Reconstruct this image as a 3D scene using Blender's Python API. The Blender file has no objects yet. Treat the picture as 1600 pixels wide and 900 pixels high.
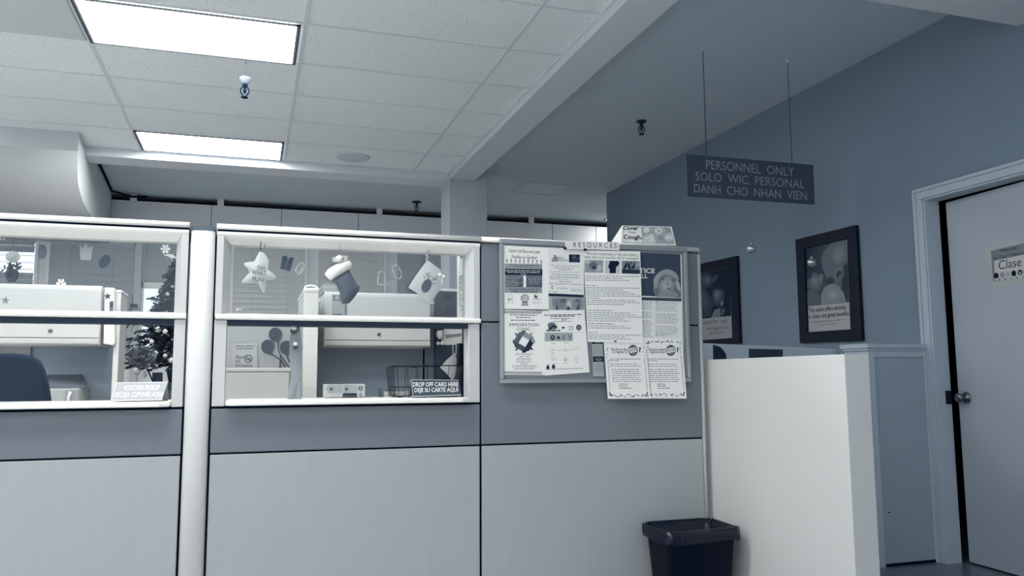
import bpy, bmesh, math, random
from mathutils import Vector, Matrix
rnd = random.Random(7)
SC = bpy.context.scene
COL = SC.collection

# ------------------------------------------------------------------ camera, world, exposure
FPX, PITCH, ROLL, YAW = 1257.17, 0.110231, -0.0058443, 0.312061
CAM = Vector((0.0, -3.3, 1.09))
_f = Vector((math.sin(YAW)*math.cos(PITCH), math.cos(YAW)*math.cos(PITCH), math.sin(PITCH)))
_r = Vector((math.cos(YAW), -math.sin(YAW), 0.0))
_u = _r.cross(_f)
_c, _s = math.cos(ROLL), math.sin(ROLL)
RT = _r*_c + _u*_s
UP = _u*_c - _r*_s
cd = bpy.data.cameras.new('camera')
cam = bpy.data.objects.new('camera', cd)
COL.objects.link(cam)
cam.matrix_world = Matrix(((RT.x, UP.x, -_f.x, CAM.x), (RT.y, UP.y, -_f.y, CAM.y), (RT.z, UP.z, -_f.z, CAM.z), (0, 0, 0, 1)))
cd.sensor_width = 36.0
cd.lens = FPX/1600*36.0
cd.clip_start = 0.05
SC.camera = cam
SC.view_settings.view_transform = 'Standard'
SC.view_settings.look = 'None'
SC.view_settings.gamma = 1.0
SC.view_settings.use_curve_mapping = False
SC.view_settings.exposure = 0.0
LAMP = 20.0            # radiance of the lit ceiling diffusers
LAMPCOL = (0.985, 1.0, 0.99)
w = bpy.data.worlds.new('world'); SC.world = w; w.use_nodes = True
w.node_tree.nodes['Background'].inputs[0].default_value = (0.80, 0.90, 1.0, 1)
w.node_tree.nodes['Background'].inputs[1].default_value = 1.45

# ------------------------------------------------------------------ helpers
def at(ax, v, x, y):
    """point where the line of sight of photo pixel (x, y) meets the plane axis=v"""
    d = _f + RT*((x-800)/FPX) - UP*((y-450)/FPX)
    i = 'xyz'.index(ax)
    return CAM + d*((v-CAM[i])/d[i])
def PY(v): return lambda x, y: at('y', v, x, y)
def PX(v): return lambda x, y: at('x', v, x, y)

DUO = [(0, (4, 16, 34)), (15, (8, 22, 42)), (30, (17, 34, 57)), (50, (40, 54, 72)), (75, (66, 78, 92)), (100, (92, 101, 112)), (125, (120, 126, 134)),
       (150, (146, 151, 155)), (185, (183, 186, 187)), (215, (214, 214, 212)), (243, (243, 241, 235)), (255, (253, 251, 246))]
def lin(c):
    c /= 255.0
    return c/12.92 if c <= 0.04045 else ((c+0.055)/1.055)**2.4
def duo(v):
    for (a, ca), (b, cb) in zip(DUO, DUO[1:]):
        if v <= b:
            t = (v-a)/(b-a)
            return tuple(lin(ca[i]+(cb[i]-ca[i])*t) for i in range(3))
    return tuple(lin(x) for x in DUO[-1][1])
MATS = {}
def mat(name, v, rough=0.6, metal=0.0, noise=0.0, nscale=60.0, bump=0.0, bscale=300.0, spec=0.4, trans=0.0, alpha=1.0, stretch=None):
    if name in MATS: return MATS[name]
    m = bpy.data.materials.new(name); m.use_nodes = True
    nt = m.node_tree; b = nt.nodes['Principled BSDF']
    col = duo(v) if not isinstance(v, tuple) else v
    b.inputs['Base Color'].default_value = (*col, 1)
    b.inputs['Roughness'].default_value = rough
    b.inputs['Metallic'].default_value = metal
    b.inputs['Specular IOR Level'].default_value = spec
    b.inputs['Transmission Weight'].default_value = trans
    b.inputs['Alpha'].default_value = alpha
    if noise or bump:
        tc = nt.nodes.new('ShaderNodeTexCoord'); mp = nt.nodes.new('ShaderNodeMapping')
        nt.links.new(tc.outputs['Object'], mp.inputs[0])
        if stretch: mp.inputs['Scale'].default_value = stretch
        if noise:
            n = nt.nodes.new('ShaderNodeTexNoise'); n.inputs['Scale'].default_value = nscale; n.inputs['Detail'].default_value = 4
            nt.links.new(mp.outputs[0], n.inputs['Vector'])
            r = nt.nodes.new('ShaderNodeMapRange'); r.inputs[1].default_value = 0.25; r.inputs[2].default_value = 0.75
            r.inputs[3].default_value = 1-noise; r.inputs[4].default_value = 1+noise
            nt.links.new(n.outputs[0], r.inputs[0])
            mx = nt.nodes.new('ShaderNodeVectorMath'); mx.operation = 'SCALE'
            mx.inputs[0].default_value = col
            nt.links.new(r.outputs[0], mx.inputs['Scale']); nt.links.new(mx.outputs[0], b.inputs['Base Color'])
        if bump:
            n = nt.nodes.new('ShaderNodeTexNoise'); n.inputs['Scale'].default_value = bscale; n.inputs['Detail'].default_value = 3
            nt.links.new(mp.outputs[0], n.inputs['Vector'])
            bp = nt.nodes.new('ShaderNodeBump'); bp.inputs['Strength'].default_value = bump; bp.inputs['Distance'].default_value = 0.003
            nt.links.new(n.outputs[0], bp.inputs['Height']); nt.links.new(bp.outputs[0], b.inputs['Normal'])
    MATS[name] = m
    return m
def emis(name, col, s):
    m = bpy.data.materials.new(name); m.use_nodes = True
    nt = m.node_tree; nt.nodes.clear()
    e = nt.nodes.new('ShaderNodeEmission'); o = nt.nodes.new('ShaderNodeOutputMaterial')
    e.inputs[0].default_value = (*col, 1); e.inputs[1].default_value = s
    nt.links.new(e.outputs[0], o.inputs[0]); MATS[name] = m
    return m
def tile_mat():
    m = mat('acoustic_tile', 218, 0.9, bump=0.25, bscale=220)
    nt = m.node_tree; b = nt.nodes['Principled BSDF']
    tc = nt.nodes.new('ShaderNodeTexCoord')
    n = nt.nodes.new('ShaderNodeTexNoise'); n.inputs['Scale'].default_value = 85; n.inputs['Detail'].default_value = 2
    nt.links.new(tc.outputs['Object'], n.inputs['Vector'])
    cr = nt.nodes.new('ShaderNodeValToRGB')
    cr.color_ramp.elements[0].position = 0.30; cr.color_ramp.elements[0].color = (0.36, 0.40, 0.44, 1)
    cr.color_ramp.elements[1].position = 0.37; cr.color_ramp.elements[1].color = (0.90, 0.935, 0.955, 1)
    nt.links.new(n.outputs[0], cr.inputs[0]); nt.links.new(cr.outputs[0], b.inputs['Base Color'])
    return m
def I(v):                                            # printing ink / flat grey of tone v
    return mat('ink_%d' % v, v, 0.75, spec=0.15)

def root_loc(o):
    while o.parent: o = o.parent
    return Vector(o.location)
class MB:
    def __init__(self): self.v = []; self.f = []; self.mi = []; self.mats = []; self.sm = []
    def m(self, material):
        if material not in self.mats: self.mats.append(material)
        return self.mats.index(material)
    def add(self, vs, fs, material, smooth=False):
        k = len(self.v); i = self.m(material)
        self.v += [Vector(p) for p in vs]
        for f in fs: self.f.append([k+a for a in f]); self.mi.append(i); self.sm.append(smooth)
    def box(self, x0, x1, y0, y1, z0, z1, material):
        self.add([(x0, y0, z0), (x1, y0, z0), (x1, y1, z0), (x0, y1, z0), (x0, y0, z1), (x1, y0, z1), (x1, y1, z1), (x0, y1, z1)],
                 [(0, 3, 2, 1), (4, 5, 6, 7), (0, 1, 5, 4), (1, 2, 6, 5), (2, 3, 7, 6), (3, 0, 4, 7)], material)
    def obox(self, c, ax, ay, az, material):          # oriented box: centre, three half-vectors
        c, ax, ay, az = map(Vector, (c, ax, ay, az))
        self.add([c-ax-ay-az, c+ax-ay-az, c+ax+ay-az, c-ax+ay-az, c-ax-ay+az, c+ax-ay+az, c+ax+ay+az, c-ax+ay+az],
                 [(0, 3, 2, 1), (4, 5, 6, 7), (0, 1, 5, 4), (1, 2, 6, 5), (2, 3, 7, 6), (3, 0, 4, 7)], material)
    def slab(self, pts, d, material, smooth=False):   # polygon extruded by vector d
        pts = [Vector(p) for p in pts]; d = Vector(d); n = len(pts)
        fs = [tuple(range(n)), tuple(range(2*n-1, n-1, -1))]
        self.add(pts+[p+d for p in pts], fs, material)
        k = len(self.v)-2*n; i = self.m(material)
        for a in range(n):
            b = (a+1) % n
            self.f.append([k+a, k+n+a, k+n+b, k+b]); self.mi.append(i); self.sm.append(smooth)
    def face(self, pts, material): self.add(pts, [tuple(range(len(pts)))], material)
    def tube(self, path, r, material, n=8, caps=True):
        path = [Vector(p) for p in path]; rs = r if isinstance(r, (list, tuple)) else [r]*len(path)
        k = len(self.v); i = self.m(material); prev = None
        for a, p in enumerate(path):
            t = (path[min(a+1, len(path)-1)]-path[max(a-1, 0)]).normalized()
            if prev is None:
                s = t.cross(Vector((0, 0, 1)) if abs(t.z) < 0.9 else Vector((1, 0, 0))).normalized()
            else:
                s = (prev - t*prev.dot(t)).normalized()
            prev = s; q = t.cross(s)
            for j in range(n):
                an = 2*math.pi*j/n
                self.v.append(p + (s*math.cos(an)+q*math.sin(an))*rs[a])
        for a in range(len(path)-1):
            for j in range(n):
                j2 = (j+1) % n
                self.f.append([k+a*n+j, k+a*n+j2, k+(a+1)*n+j2, k+(a+1)*n+j]); self.mi.append(i); self.sm.append(True)
        if caps:
            self.f.append([k+j for j in range(n-1, -1, -1)]); self.mi.append(i); self.sm.append(False)
            self.f.append([k+(len(path)-1)*n+j for j in range(n)]); self.mi.append(i); self.sm.append(False)
    def lathe(self, c, prof, material, n=24, axis=(0, 0, 1)):   # prof: (radius, height along axis)
        c = Vector(c); t = Vector(axis).normalized()
        s = t.cross(Vector((1, 0, 0)) if abs(t.x) < 0.9 else Vector((0, 1, 0))).normalized(); q = t.cross(s)
        k = len(self.v); i = self.m(material)
        for r, h in prof:
            for j in range(n):
                an = 2*math.pi*j/n
                self.v.append(c+t*h+(s*math.cos(an)+q*math.sin(an))*r)
        for a in range(len(prof)-1):
            for j in range(n):
                j2 = (j+1) % n
                self.f.append([k+a*n+j, k+a*n+j2, k+(a+1)*n+j2, k+(a+1)*n+j]); self.mi.append(i); self.sm.append(True)
        self.f.append([k+j for j in range(n-1, -1, -1)]); self.mi.append(i); self.sm.append(False)
        self.f.append([k+(len(prof)-1)*n+j for j in range(n)]); self.mi.append(i); self.sm.append(False)
    def ball(self, c, r, material, n=14, sx=1, sy=1, sz=1):
        c = Vector(c); k = len(self.v); i = self.m(material); h = n//2
        for a in range(h+1):
            th = math.pi*a/h
            for j in range(n):
                ph = 2*math.pi*j/n
                self.v.append(c+Vector((r*sx*math.sin(th)*math.cos(ph), r*sy*math.sin(th)*math.sin(ph), r*sz*math.cos(th))))
        for a in range(h):
            for j in range(n):
                j2 = (j+1) % n
                self.f.append([k+a*n+j, k+(a+1)*n+j, k+(a+1)*n+j2, k+a*n+j2]); self.mi.append(i); self.sm.append(True)
    # ---- printing, laid out on a surface map P(x, y) -> point, d = lift towards the viewer
    def text(self, P, s, x0, x1, yt, yb, k, material, d, shear=0.0, bold=0.0, kx=0.0):
        vs, fs = glyphs(s, bold)
        out = []
        for (u, v) in vs:
            X = x0+u*(x1-x0)+shear*(v)*(yb-yt)+kx*(1-v)*(yb-yt)
            Y = yb-(yb-yt)*v+k*(u*(x1-x0))
            out.append(P(X, Y)+d)
        self.add(out, fs, material)
    def words(self, P, x0, x1, y, h, k, material, d, seed=0, kx=0.0, fill=0.8):
        r = random.Random(seed*7919+int(y*10)); x = x0
        while x < x1-1:
            l = min(x1-x, r.uniform(2.0, 7.0)); yy = y+k*(x-x0); y2 = y+k*(x+l-x0)
            self.face([P(x, yy)+d, P(x+l, y2)+d, P(x+l, y2-h)+d, P(x, yy-h)+d], material)
            x += l+r.uniform(0.8, 1.6)
    def poly(self, P, pts, material, d): self.face([P(*p)+d for p in pts], material)
    def rect(self, P, x0, y0, x1, y1, material, d, k=0.0, kx=0.0):
        self.poly(P, [(x0, y0), (x1, y0+k*(x1-x0)), (x1+kx*(y1-y0), y1+k*(x1-x0)), (x0+kx*(y1-y0), y1)], material, d)
    def ell(self, P, cx, cy, rx, ry, material, d, n=20, rot=0.0):
        c, s = math.cos(rot), math.sin(rot)
        self.poly(P, [(cx+rx*math.cos(2*math.pi*i/n)*c-ry*math.sin(2*math.pi*i/n)*s, cy+rx*math.cos(2*math.pi*i/n)*s+ry*math.sin(2*math.pi*i/n)*c) for i in range(n)], material, d)
    def line(self, P, pts, wd, material, d):
        for (x0, y0), (x1, y1) in zip(pts, pts[1:]):
            L = math.hypot(x1-x0, y1-y0) or 1; nx, ny = -(y1-y0)/L*wd/2, (x1-x0)/L*wd/2
            self.poly(P, [(x0+nx, y0+ny), (x1+nx, y1+ny), (x1-nx, y1-ny), (x0-nx, y0-ny)], material, d)
    def blob(self, P, pts, material, d):
        for _ in range(3):
            o = []
            for a, c in zip(pts, pts[1:]+pts[:1]): o += [(a[0]*.75+c[0]*.25, a[1]*.75+c[1]*.25), (a[0]*.25+c[0]*.75, a[1]*.25+c[1]*.75)]
            pts = o
        self.poly(P, pts, material, d)
    def soft(self, P, cx, cy, rx, ry, t0, t1, d, rot=0.0, n=6, ox=0.0, oy=0.0):
        for i in range(n):
            f = i/(n-1); k = 1-0.78*f
            self.ell(P, cx+ox*f, cy+oy*f, rx*k, ry*k, I(int(t0+(t1-t0)*f)), d*(1+0.12*i), 22, rot)
    def ring(self, P, cx, cy, rx, ry, wd, material, d, n=18, a0=0, a1=360):
        pts = [(cx+rx*math.cos(math.radians(a0+(a1-a0)*i/n)), cy+ry*math.sin(math.radians(a0+(a1-a0)*i/n))) for i in range(n+1)]
        self.line(P, pts, wd, material, d)
    def sheet(self, P, corners, material, t=(0, 0.0012, 0)):
        self.slab([P(*c) for c in corners], t, material)
    def finish(self):
        nm_, lb_, ct_, gp_ = self.final; return tag(self.build(nm_), lb_, ct_, gp_)
    def build(self, name, parent=None, bev=0.0, seg=2, origin=None):
        me = bpy.data.meshes.new(name)
        if parent is not None: o0 = root_loc(parent)
        elif origin is not None: o0 = Vector(origin)
        else:
            xs = [p.x for p in self.v]; ys = [p.y for p in self.v]; zs = [p.z for p in self.v]
            o0 = Vector(((min(xs)+max(xs))/2, (min(ys)+max(ys))/2, min(zs)))
        me.from_pydata([tuple(p-o0) for p in self.v], [], self.f)
        for m_ in self.mats: me.materials.append(m_)
        me.polygons.foreach_set('material_index', self.mi)
        me.polygons.foreach_set('use_smooth', self.sm)
        me.update()
        bm = bmesh.new(); bm.from_mesh(me)
        bmesh.ops.recalc_face_normals(bm, faces=[f for f in bm.faces])
        bm.to_mesh(me); bm.free()
        o = bpy.data.objects.new(name, me); COL.objects.link(o)
        if parent is not None: o.parent = parent
        else: o.location = o0
        if bev:
            b = o.modifiers.new('bevel', 'BEVEL'); b.width = bev; b.segments = seg; b.limit_method = 'ANGLE'; b.angle_limit = math.radians(40)
        return o
_G = {}
def glyphs(s, bold=0.0):
    if (s, bold) in _G: return _G[(s, bold)]
    cu = bpy.data.curves.new('lettering', 'FONT'); cu.body = s; cu.resolution_u = 3; cu.offset = bold; cu.fill_mode = 'FRONT'
    o = bpy.data.objects.new('lettering', cu); COL.objects.link(o)
    dg = bpy.context.evaluated_depsgraph_get()
    me = bpy.data.meshes.new_from_object(o.evaluated_get(dg))
    xs = [v.co.x for v in me.vertices]; ys = [v.co.y for v in me.vertices]
    x0, x1 = min(xs), max(xs); y0, y1 = 0.0, 0.69
    vs = [((v.co.x-x0)/(x1-x0), (v.co.y-y0)/(y1-y0)) for v in me.vertices]
    fs = [tuple(p.vertices) for p in me.polygons]
    bpy.data.objects.remove(o); bpy.data.curves.remove(cu); bpy.data.meshes.remove(me)
    _G[(s, bold)] = (vs, fs)
    return vs, fs
def tag(o, label=None, cat=None, group=None, kind=None):
    if label: o['label'] = label
    if cat: o['category'] = cat
    if group: o['group'] = group
    if kind: o['kind'] = kind
    return o
def thing(name, loc, label, cat, group=None):
    o = bpy.data.objects.new(name, None); COL.objects.link(o)
    o.location = loc; o.empty_display_size = 0.1
    return tag(o, label, cat, group)
def struct(o): o['kind'] = 'structure'; return o
def copy_thing(o, delta, label):
    c = o.copy(); COL.objects.link(c); c.location = Vector(o.location)+Vector(delta); c['label'] = label
    def rec(a, b):
        for ch in a.children:
            k = ch.copy(); COL.objects.link(k); k.parent = b; rec(ch, k)
    rec(o, c)
    return c
FW = Vector((0, -1, 0))                               # towards the waiting room

# ------------------------------------------------------------------ materials
tile = tile_mat()
white_paint = mat('white_paint', (0.60, 0.625, 0.64), 0.6, noise=0.012, nscale=6)
ceil_paint = mat('ceiling_paint', (0.53, 0.61, 0.68), 0.85, noise=0.02, nscale=90, bump=0.15, bscale=120)
beam_paint = mat('beam_paint', (0.68, 0.71, 0.75), 0.85, noise=0.02, nscale=120, bump=0.1, bscale=200)
wall_paint = mat('wall_paint', (0.20, 0.26, 0.33), 0.8, noise=0.02, nscale=3, bump=0.1, bscale=150)
trim_paint = mat('trim_paint', (0.46, 0.52, 0.59), 0.5, noise=0.02, nscale=8)
door_paint = mat('door_paint', (0.42, 0.47, 0.53), 0.55, noise=0.015, nscale=4)
wains_paint = mat('wainscot_paint', (0.34, 0.40, 0.46), 0.6, noise=0.02, nscale=5)
half_paint = mat('half_wall_paint', 212, 0.6, noise=0.012, nscale=4)
back_paint = mat('back_wall_paint', (0.80, 0.82, 0.84), 0.75, noise=0.012, nscale=3)
dark_gap = mat('dark_gap', 12, 0.9, spec=0.05)
floor_m = mat('floor_vinyl', 215, 0.3, noise=0.06, nscale=40)
lam = mat('laminate', 166, 0.5, noise=0.03, nscale=7, stretch=(14, 1, 0.6))
lam2 = mat('laminate_smooth', 222, 0.42, noise=0.01, nscale=5)
fabric = mat('panel_fabric', 124, 0.95, noise=0.05, nscale=220, bump=0.3, bscale=700, spec=0.1)
darkfab = mat('dark_panel_fabric', (0.40, 0.47, 0.55), 0.95, noise=0.05, nscale=220, bump=0.3, bscale=700, spec=0.1)
chairfab = mat('chair_fabric', 58, 0.95, noise=0.08, nscale=160, bump=0.4, bscale=500, spec=0.1)
paper = mat('paper', 236, 0.7, spec=0.2)
paper2 = mat('paper_grey', 226, 0.7, spec=0.2)
alum = mat('aluminium', 165, 0.35, metal=0.6)
black = mat('black_plastic', 18, 0.4, spec=0.4)
blackwire = mat('black_wire', 22, 0.35)
chrome = mat('chrome', 200, 0.18, metal=1.0)
steel = mat('dull_steel', 120, 0.3, metal=0.9)
blind = mat('blind_slat', 218, 0.6)
glass = None
def glass_mat():
    m = bpy.data.materials.new('clear_glass'); m.use_nodes = True; nt = m.node_tree; nt.nodes.clear()
    o = nt.nodes.new('ShaderNodeOutputMaterial'); mx = nt.nodes.new('ShaderNodeMixShader'); tr = nt.nodes.new('ShaderNodeBsdfTransparent')
    gl = nt.nodes.new('ShaderNodeBsdfGlossy'); gl.inputs['Roughness'].default_value = 0.02; fr = nt.nodes.new('ShaderNodeFresnel'); fr.inputs[0].default_value = 1.45
    tr.inputs[0].default_value = (0.95, 0.965, 0.97, 1)
    nt.links.new(fr.outputs[0], mx.inputs[0]); nt.links.new(tr.outputs[0], mx.inputs[1]); nt.links.new(gl.outputs[0], mx.inputs[2]); nt.links.new(mx.outputs[0], o.inputs[0])
    return m
glass = glass_mat()
diffuser = emis('lit_diffuser', LAMPCOL, LAMP)

# ------------------------------------------------------------------ setting
TZ, DZ, BZ, XW, YB = 3.11, 3.20, 3.052, 3.86, 6.65
b = MB(); b.box(-6, 6.6, -8, 7.2, -0.05, 0, floor_m); struct(b.build('floor'))
SHV = mat('painted_shade_vinyl', (0.13, 0.17, 0.215), 0.25, noise=0.1, nscale=40)  # floor colour darkened to stand in for the dim light near the door
b = MB(); b.box(2.137, 6.5, -8, 5.0, 0, 0.002, SHV); b.box(1.5, 2.137, -8, -0.0, 0, 0.002, mat('painted_shade_vinyl', (0.13, 0.17, 0.215), 0.25, noise=0.1, nscale=40)); struct(b.build('floor_painted_shade'))  # second box extends the darkening to cut bounced light at the right
b = MB(); b.box(-6.1, 6.6, -8, 7.2, DZ, DZ+0.05, ceil_paint); struct(b.build('ceiling'))
b = MB(); b.box(-6, 1.82, -8, 4.33, TZ, TZ+0.03, tile); tiles = struct(b.build('ceiling_tiles'))
g = MB()
tbar = mat('grid_bar', (0.71, 0.75, 0.78), 0.7)
for i in range(-5, 2):
    x = 0.24+1.22*i
    g.box(x-0.012, x+0.012, -8, 4.33, TZ-0.004, TZ, tbar)
for i in range(-19, 6):
    y = 1.255+0.61*i
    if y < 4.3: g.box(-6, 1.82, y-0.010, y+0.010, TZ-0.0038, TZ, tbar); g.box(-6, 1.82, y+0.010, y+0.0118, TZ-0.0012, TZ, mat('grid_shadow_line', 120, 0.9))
g.box(1.80, 1.82, -8, 4.33, TZ-0.006, TZ, tbar); g.box(-6, 1.82, 4.31, 4.33, TZ-0.006, TZ, tbar)
struct(g.build('trim_1'))
b = MB(); b.box(1.82, 2.08, -8, 4.35, BZ, DZ, beam_paint); struct(b.build('trim_2', bev=0.004))
b = MB(); b.box(-6, 1.82, 4.33, 4.62, 3.03, DZ, beam_paint); struct(b.build('trim_3', bev=0.004))
b = MB(); b.box(1.82, 2.21, 4.35, 4.72, 0, DZ, mat('column_paint', (0.50, 0.54, 0.58), 0.8, noise=0.02, nscale=4)); struct(b.build('wall_column', bev=0.004))
b = MB(); b.box(2.08, XW, -8, -0.2, 2.945, DZ, beam_paint); struct(b.build('trim_4'))
# picture wall with the doorway
DY0, DY1, DH = -0.47, 0.50, 2.15
b = MB()
b.box(XW, XW+0.1, DY1, 5.08, 0, DZ, wall_paint); b.box(XW, XW+0.1, DY0, DY1, DH, DZ, wall_paint); b.box(XW, XW+0.1, -8, DY0, 0, DZ, wall_paint)
struct(b.build('wall_right'))
b = MB(); b.box(3.96, 6.6, 4.98, 5.08, 0, DZ, back_paint); b.box(6.5, 6.6, -1.5, 7.2, 0, DZ, back_paint); b.box(3.96, 6.6, -1.5, -1.4, 0, DZ, dark_gap); struct(b.build('wall_far'))  # last slab near black, for the darkness of the unlit room
b = MB(); b.box(-6.1, -6, -8, 7.2, 0, DZ, back_paint); struct(b.build('wall_left'))
# back wall: thin panel partition stopping short of the ceiling, with openings
def wall_holes(mb, x0, x1, z0, z1, y0, y1, holes, m):
    xs = sorted({x0, x1, *[h[0] for h in holes], *[h[1] for h in holes]}); 
    for a, c in zip(xs, xs[1:]):
        hs = sorted([(h[2], h[3]) for h in holes if h[0] <= a and h[1] >= c]); z = z0
        for lo, hi in hs:
            if lo > z: mb.box(a, c, y0, y1, z, lo, m)
            z = hi
        mb.box(a, c, y0, y1, z, z1, m)
HOLES = [(-2.95, -2.30, 1.3, 2.64), (-1.20, -0.45, 1.45, 2.125)]
b = MB(); wall_holes(b, -6, 6.5, 0, 3.125, YB, YB+0.08, HOLES, back_paint)
seam = mat('panel_seam', 120, 0.8)
for px_ in (330, 440, 560, 863, 931):
    p = at('y', YB, px_, 340); b.box(p.x-0.004, p.x+0.004, YB-0.003, YB, 2.72, 3.125, seam)
struct(b.build('wall_back'))
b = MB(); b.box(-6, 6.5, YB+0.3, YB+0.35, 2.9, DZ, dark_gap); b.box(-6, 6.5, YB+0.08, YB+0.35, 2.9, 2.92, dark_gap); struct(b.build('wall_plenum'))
b = MB()
for px_, py_ in ((209, 303), (345, 312), (593, 326), (830, 341)):
    p = at('y', YB, px_, py_); b.box(p.x-0.035, p.x+0.035, YB-0.012, YB+0.02, 3.10, DZ, back_paint)
struct(b.build('trim_5'))
# big duct soffit with rounded lower edge, upper left
prof = [(3.90, TZ), (3.90, 2.95), (3.905, 2.88), (3.93, 2.80), (3.98, 2.735), (4.06, 2.685), (4.18, 2.65), (4.34, 2.625), (4.6, 2.61), (6.62, 2.61), (6.62, DZ), (4.66, DZ), (4.62, TZ)]
def xe(y): return -1.405-0.06*(y-3.9)
b = MB(); n = len(prof)
b.add([(-6, y, z) for y, z in prof]+[(xe(y), y, z) for y, z in prof], [tuple(range(n)), tuple(range(2*n-1, n-1, -1))], white_paint)
k0 = len(b.v)-2*n
for i in range(n):
    j = (i+1) % n; b.f.append([k0+i, k0+n+i, k0+n+j, k0+j]); b.mi.append(0); b.sm.append(1 <= i <= 8)
struct(b.build('trim_6'))
b = MB()
b.tube([(xe(4.4)+0.012, 4.4, 3.17), (xe(5.6)+0.014, 5.6, 3.185), (xe(6.4)+0.02, 6.4, 3.17), (-1.35, 6.6, 3.16), (-1.2, 6.62, 3.175)], 0.012, dark_gap, 6)
tag(b.build('cable'), 'dark cable run along the top of the white rounded duct, upper left', 'cable')

# ------------------------------------------------------------------ door on the right wall
b = MB(); b.box(XW-0.02, XW, DY1, DY1+0.045, 0, DH, trim_paint); b.box(XW-0.028, XW, DY1+0.045, DY1+0.066, 0, DH+0.045, trim_paint)
b.box(XW-0.02, XW, DY0-0.062, DY0, 0, DH, trim_paint)
b.box(XW-0.02, XW, DY0-0.066, DY1+0.045, DH, DH+0.045, trim_paint); b.box(XW-0.028, XW, DY0-0.066, DY1+0.066, DH+0.045, DH+0.066, trim_paint)
b.box(XW-0.012, XW+0.10, DY1-0.012, DY1, 0, DH, trim_paint); b.box(XW-0.012, XW+0.10, DY0, DY0+0.012, 0, DH, trim_paint); b.box(XW-0.012, XW+0.10, DY0, DY1, DH-0.012, DH, trim_paint)
struct(b.build('trim_7', bev=0.003))
b = MB()
hx, hy = XW+0.06, DY0+0.014; ang = math.radians(4.0); ln = DY1-0.012-hy-0.024
ux, uy = math.sin(ang), math.cos(ang)
def DP(s, t=0.0, z=0.0): return Vector((hx+ux*s+uy*t, hy+uy*s-ux*t, z))      # s along the leaf from its hinge, t into the leaf
b.slab([DP(0), DP(ln), DP(ln, 0.044), DP(0, 0.044)], (0, 0, 2.115), door_paint)
for p in range(len(b.v)): b.v[p].z += 0.012
door = struct(b.build('door_1', bev=0.002, origin=(hx, hy, 0)))
b = MB(); kc = DP(ln-0.062, 0, 0.955); na = (-uy, ux, 0)
b.lathe(kc, [(0.034, 0.0), (0.034, 0.004), (0.026, 0.010), (0.012, 0.014), (0.012, 0.034), (0.02, 0.040), (0.027, 0.050), (0.028, 0.058), (0.024, 0.066), (0.012, 0.070)], steel, 24, na)
b.build('door_knob', door)
b = MB(); p = DP(ln, 0.012, 0.955); b.obox(p+Vector((0.0, 0.001, 0)), Vector((0.013, 0, 0)), Vector((0, 0.001, 0)), Vector((0, 0, 0.03)), black); b.build('latch_plate', door)
b = MB(); b.box(XW+0.055, XW+0.098, DY1-0.0145, DY1-0.012, 0.915, 0.995, black); tag(b.build('strike_plate'), 'dark metal strike plate on the door jamb beside the round knob', 'strike plate')
# walls painted near black for the darkness of the unlit room behind the door
b = MB(); b.box(6.3, 6.35, -1.4, 4.98, 0, DZ, dark_gap); b.box(3.965, 6.35, 1.6, 1.65, 0, DZ, dark_gap); struct(b.build('wall_painted_dark'))
# class sign on the door leaf
dn = Vector((-uy, ux, 0))
def PD(x, y):
    d = _f+RT*((x-800)/FPX)-UP*((y-450)/FPX); o = DP(0)
    return CAM+d*((o-CAM).dot(dn)/d.dot(dn))
cs = thing('door_sign', PD(1580, 440), 'paper class sign with a hand-lettered word taped to the door at right', 'sign')
sh = MB(); sh.slab([PD(*c)+dn*0.0022 for c in ((1541, 383), (1606, 369), (1608, 444), (1546, 451))], dn*-0.0018, mat('sleeve_plastic', 182, 0.35)); sh.build('plastic_sleeve', cs)
sh = MB(); sh.slab([PD(*c)+dn*0.0034 for c in ((1549, 392), (1622, 375), (1624, 429), (1552.5, 440))], dn*-0.001, I(135)); sh.build('sheet', cs)
sh = MB(); d = dn*0.0038
sh.poly(PD, [(1554, 408), (1622, 393), (1624, 428), (1555.5, 436)], I(205), d)
d = dn*0.0042
sh.text(PD, 'Welcome', 1563, 1590, 389.5, 395, -0.22, I(75), d, bold=0.02)
sh.text(PD, 'to Our Classroom', 1553, 1612, 401.5, 406, -0.2, I(75), d, bold=0.02)
sh.text(PD, 'Clase', 1561, 1597, 407.5, 421.5, -0.17, I(60), d)
for i, (x, t_) in enumerate(((1557.5, 12), (1567, 150), (1576, 175), (1585, 10), (1595, 30), (1604, 90))):
    y = 431-0.13*(x-1557)
    sh.ell(PD, x, y, 3.8, 4.8, I(t_), d); sh.ell(PD, x, y+1, 2.2, 3.2, I([40, 160, 180, 15, 150, 140][i]), dn*0.0044)
    sh.ell(PD, x, y+6, 3.5, 1.8, I(200), dn*0.0044)
sh.build('printing', cs)

# ------------------------------------------------------------------ wainscot stub wall beside the door
b = MB(); b.box(3.435, XW, 0.555, 0.735, 0, 1.235, wains_paint)
b.box(3.425, 3.465, 0.545, 0.745, 0, 1.235, trim_paint)
b.box(3.455, XW-0.0, 0.548, 0.555, 1.195, 1.235, trim_paint)
b.box(3.405, XW, 0.528, 0.762, 1.247, 1.272, trim_paint); b.box(3.415, XW, 0.540, 0.750, 1.232, 1.250, trim_paint)
b.box(3.435, XW, 0.552, 0.556, 0, 0.018, dark_gap)  # dark strip painted as the shadow along the wall base
for (x, z) in ((3.51, 0.30),): b.box(x, x+0.016, 0.5535, 0.556, z, z+0.006, dark_gap)
struct(b.build('wall_stub', bev=0.003))
# white half wall running towards the camera from the counter end
b = MB(); b.box(2.03, 2.137, -0.9, 0.10, 0, 1.165, half_paint); struct(b.build('wall_half', bev=0.002))

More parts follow.
